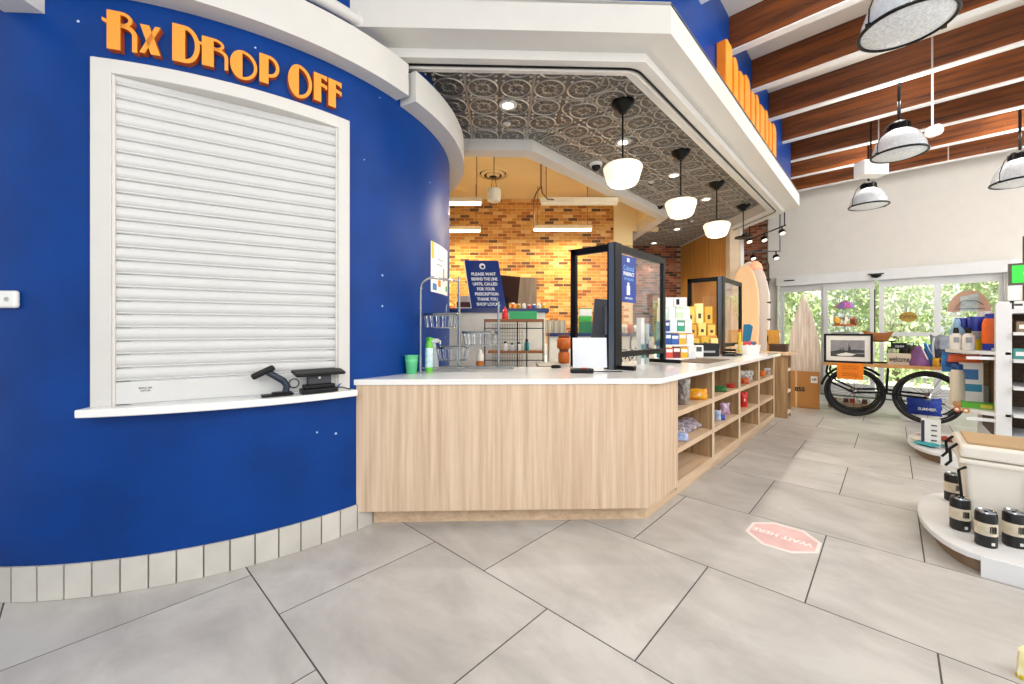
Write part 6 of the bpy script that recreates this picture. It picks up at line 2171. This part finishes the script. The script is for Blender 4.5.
MB().box((-0.19, 0.02, 0.03), (0.06, 0.06, 0.05)).build('knob', mat('toy_tan', '#b98a54', 0.5), t, bevel=0.01)
for i, (px, hx) in enumerate(((954, '#c9724a'), (966, '#c98a3a'))):
    q = on_x(px, 404, 6.15 + 0.0)
    t = thing('round_badge', 'round %s badge stuck on the middle tier rim' % ('pink brown' if i == 0 else 'gold brown'), 'badge', (6.27 - 0.035 * i, -0.50 - 0.06 * i, ZT2 - 0.018), -PI / 2 - 0.5, group='badges on the tier rim')
    MB().lathe([(0.03, 0), (0.03, 0.004)], 14, UP).build('disc', mat('badge_%d' % i, hx, 0.5), t)
    MB().lathe([(0.015, 0.004), (0.015, 0.006)], 10, UP).build('centre', PAPER, t)
# things on the far display plinth
p = fl(931, 446.5, 0.12)
t = thing('boxed_gift', 'upright white box with dark side print on the far round plinth', 'box', p, -PI / 2)
MB().b2((-0.075, 0, 0), (0.075, 0.08, 0.30)).build('carton', WPL, t)
MB().b2((-0.076, -0.002, 0.02), (-0.05, 0, 0.28)).build('dark_band', mat('band_navy', '#23284a', 0.5), t)
for i in range(4):
    MB().b2((0.0, -0.002, 0.06 + 0.055 * i), (0.045, 0, 0.075 + 0.055 * i)).build('print_line', GREYP, t)
COLS = [('#3fa3ad', 'teal'), ('#b9463c', 'red'), ('#e9e4dc', 'white'), ('#7fb8c4', 'pale teal'), ('#d9cdbb', 'cream')]
for i, (px, py) in enumerate([(6.42, -0.30), (6.86, -0.50), (6.66, -0.26), (6.36, -0.58), (6.92, -0.34)]):
    p = Vector((px, py, 0.1205))
    t = thing('folded_cloth', '%s folded cloth lying on the far round plinth' % COLS[i][1], 'cloth', p, 0.4 * i - 0.6, group='folded cloths on the far plinth')
    MB().pillow(0.24, 0.2, 0.045, seed=80 + i, M=T(0, 0.1, 0.022) @ Matrix.Rotation(PI / 2, 4, 'X'), crinkle=0.1).build('cloth', mat('cloth_%d' % i, COLS[i][0], 0.8), t, smooth=True)
    MB().b2((-0.04, -0.03, 0.045), (0.04, 0.03, 0.05)).build('tag', PAPER, t)

# cooler and cans on the near plinth
CO = mat('cream_cooler', '#e6e1d6', 0.45, var=0.02)
COT = mat('tan_lid', '#b3946c', 0.6, var=0.05)
ck = thing('cooler', 'cream hard cooler with black rubber latches on the near plinth', 'cooler', (3.86, -0.335, 0.121), -PI / 2)
cw, cd_, chh = 0.80, 0.44, 0.465
m = MB()
m._add([(0.03, 0.02, 0), (cw, 0.02, 0), (cw, cd_ - 0.02, 0), (0.03, cd_ - 0.02, 0), (0, 0, chh), (cw + 0.02, 0, chh), (cw + 0.02, cd_, chh), (0, cd_, chh)], [(0, 3, 2, 1), (4, 5, 6, 7), (0, 1, 5, 4), (1, 2, 6, 5), (2, 3, 7, 6), (3, 0, 4, 7)])
m.build('tub', CO, ck, bevel=0.025, seg=3)
MB().b2((0.245, -0.012, 0.03), (cw - 0.1, 0.02, chh - 0.06)).build('side_panel', CO, ck, bevel=0.012)
ckl = MB().b2((-0.018, -0.02, chh + 0.002), (cw + 0.03, cd_ + 0.02, chh + 0.085)).build('lid', CO, ck, bevel=0.02, seg=3)
MB().b2((-0.022, -0.025, chh - 0.035), (cw + 0.03, cd_ + 0.02, chh - 0.004)).build('rim', CO, ck, bevel=0.01)
MB().b2((0.02, 0.02, chh + 0.085), (cw, cd_ - 0.02, chh + 0.098)).build('lid_mat', COT, ckl)
MB().b2((0.32, -0.024, chh + 0.02), (0.55, -0.018, chh + 0.034)).build('lid_slot', mat('slot_shadow', '#b4b0a8', 0.6), ckl)
for y in (0.07, 0.33):
    MB().tube([(-0.02, y, chh + 0.07), (-0.055, y, chh + 0.03), (-0.05, y, chh - 0.05), (-0.075, y, chh - 0.085)], 0.008, 8).build('latch', BLKP, ck, smooth=True)
MB().tube([(0.01, -0.0, chh - 0.06), (-0.02, 0.02, chh - 0.09), (0.0, 0.03, 0.14), (0.0, 0.2, 0.12)], 0.008, 6).build('rope', BLKP, ck)
text('3', 0.05, GREYP, ck, T(0.28, -0.0135, 0.02) @ UP)
CANM = mat('can_black', '#101012', 0.4)
CANL = mat('can_label', '#cfc4ae', 0.5, var=0.15, vs=30)
can0 = None
for px, py, lab in [(986, 545, 'black drink holder can, front middle, before the cooler'), (960, 529, 'black drink holder can left of the cooler, front one'), (953, 500.5, 'black drink holder can half hidden behind the cooler corner'), (1014, 545.5, 'black drink holder can at the right picture edge')]:
    p = fl(px, py, 0.121)
    if can0 is None:
        can0 = thing('can_holder', lab, 'can', p, CAMZ + 0.6, group='black cans on the near plinth')
        MB().lathe([(0.036, 0), (0.039, 0.006), (0.039, 0.058)], 22).build('body', CANM, can0, smooth=True)
        MB().lathe([(0.0395, 0.058), (0.0395, 0.118)], 22).build('label_wrap', CANL, can0, smooth=True)
        MB().lathe([(0.0395, 0.118), (0.039, 0.155), (0.036, 0.165)], 22).build('rim', CANM, can0, smooth=True)
        cnt = MB().lathe([(0.0, 0.168), (0.030, 0.166), (0.034, 0.172), (0.036, 0.165)], 22).build('can_top', CHROME, can0, smooth=True)
        MB().box((0.004, 0, 0.172), (0.024, 0.014, 0.004)).build('pull_tab', CHROME, cnt)
        for k in range(5):
            a = -PI / 2 - 1.1 + 0.14 * k
            MB().box((0.0398 * math.cos(a), 0.0398 * math.sin(a), 0.09), (0.004, 0.003, 0.03 + 0.006 * (k % 2)), rz=a).build('print_bar', CANM, can0)
        m = MB()
        for k in range(3):
            a = -PI / 2 - 0.95 + 0.12 * k
            m.box((0.0392 * math.cos(a), 0.0392 * math.sin(a), 0.022), (0.003, 0.003, 0.014), rz=a)
        m.build('lower_print', PAPER, can0)
    else:
        dup(can0, p, label=lab)
for o in list(COL.objects):
    if o.get('category') == 'can':
        o.scale = (1.2, 1.2, 1.2)
# yellow packet at the lower right corner
p = fl(1022, 684)
t = thing('yellow_packet', 'yellow and white packet at the lower right corner of the picture', 'packet', fl(1030, 678) , CAMZ)
MB().pillow(0.10, 0.13, 0.05, seed=91).build('pouch', mat('packet_yellow', '#e8d21f', 0.4, hx2='#f2efe2', vs=12), t, smooth=True)
MB().b2((-0.045, -0.012, 0), (0.045, 0.012, 0.015)).build('lower_seal', mat('seal_yellow', '#d8c01a', 0.4), t)

# goods on the side shelves of the tall display
for i, (z, y, hx, nm) in enumerate([(1.12, -0.90, '#3f8f8a', 'teal'), (1.12, -1.02, '#d9dde0', 'silver'), (0.86, -0.98, '#d48aa0', 'pink'), (0.86, -1.1, '#e8e2da', 'white'), (1.38, -0.92, '#8a7458', 'tan'), (1.38, -1.05, '#5f6a70', 'slate')]):
    t = thing('shelf_box', '%s box on a side shelf of the tall white display' % nm, 'box', (6.10 + 0.05, y, z + 0.001), -PI / 2, group='boxes on the side shelves')
    MB().b2((-0.045, 0, 0), (0.045, 0.12, 0.10)).build('carton', mat('shelf_box_' + nm, hx, 0.5), t)
    MB().b2((-0.03, -0.002, 0.03), (0.03, 0, 0.07)).build('label_patch', PAPER, t)
# green screen on a dark post
p = on_x(1022, 330, 6.3)
t = thing('green_screen', 'lit green screen in a dark frame on a thin post, right edge', 'screen', (6.5, on_x(1024, 273, 6.5).y, 1.601), -PI / 2)
z0 = on_x(1020, 285, 6.5).z - 1.601
z1 = on_x(1020, 263, 6.5).z - 1.601
MB().b2((-0.10, 0, z0), (0.28, 0.035, z1)).build('frame', mat('screen_frame', '#5a5047', 0.4), t)
MB().b2((-0.078, -0.004, z0 + 0.022), (0.26, 0, z1 - 0.022)).build('display', mat('green_display', '#2ebf3a', 0.4, var=0, emit=0.7), t)
text('Go', 0.15, mat('lit_white', '#ffffff', 0.4, var=0, emit=0.8), t, T(0.09, -0.006, (z0 + z1) / 2) @ UP, bold=0.004)
MB().tube([(0.02, 0.05, 0), (0.02, 0.05, on_x(1020, 236, 6.5).z - 1.601)], 0.022, 8).build('post', mat('bronze_post', '#54403a', 0.4), t)
MB().lathe([(0.07, 0), (0.07, 0.01)], 16, T(0.02, 0.05, 0)).build('base_plate', BLKP, t)
# small price cards hung at the top of the display
for i, px in enumerate((1006, 1018)):
    q = on_x(px, 305, 6.12)
    t = thing('price_card', 'white price card standing on the display top, %s' % ('left' if i == 0 else 'right'), 'card', (6.13, q.y, 1.601), -PI / 2, group='price cards on the display top')
    MB().b2((-0.05, 0, 0), (0.05, 0.004, 0.075)).build('card', PAPER, t)
    MB().b2((-0.03, -0.002, 0.03), (0.03, 0, 0.05)).build('print_line', GREYP, t)
# white vertical box beside the doors
q = on_x(1009, 300, 10.95)
t = thing('wall_box', 'tall narrow white box fixed beside the glass doors', 'fixture', (10.95, q.y - 0.05, on_x(1009, 301, 10.95).z), -PI / 2)
MB().b2((-0.07, 0, 0), (0.07, 0.12, on_x(1009, 260, 10.95).z - on_x(1009, 301, 10.95).z)).build('housing', WPL, t, bevel=0.01)
MB().b2((-0.10, -0.01, -0.03), (0.10, 0.12, 0.0)).build('lower_lip', GREYP, t)
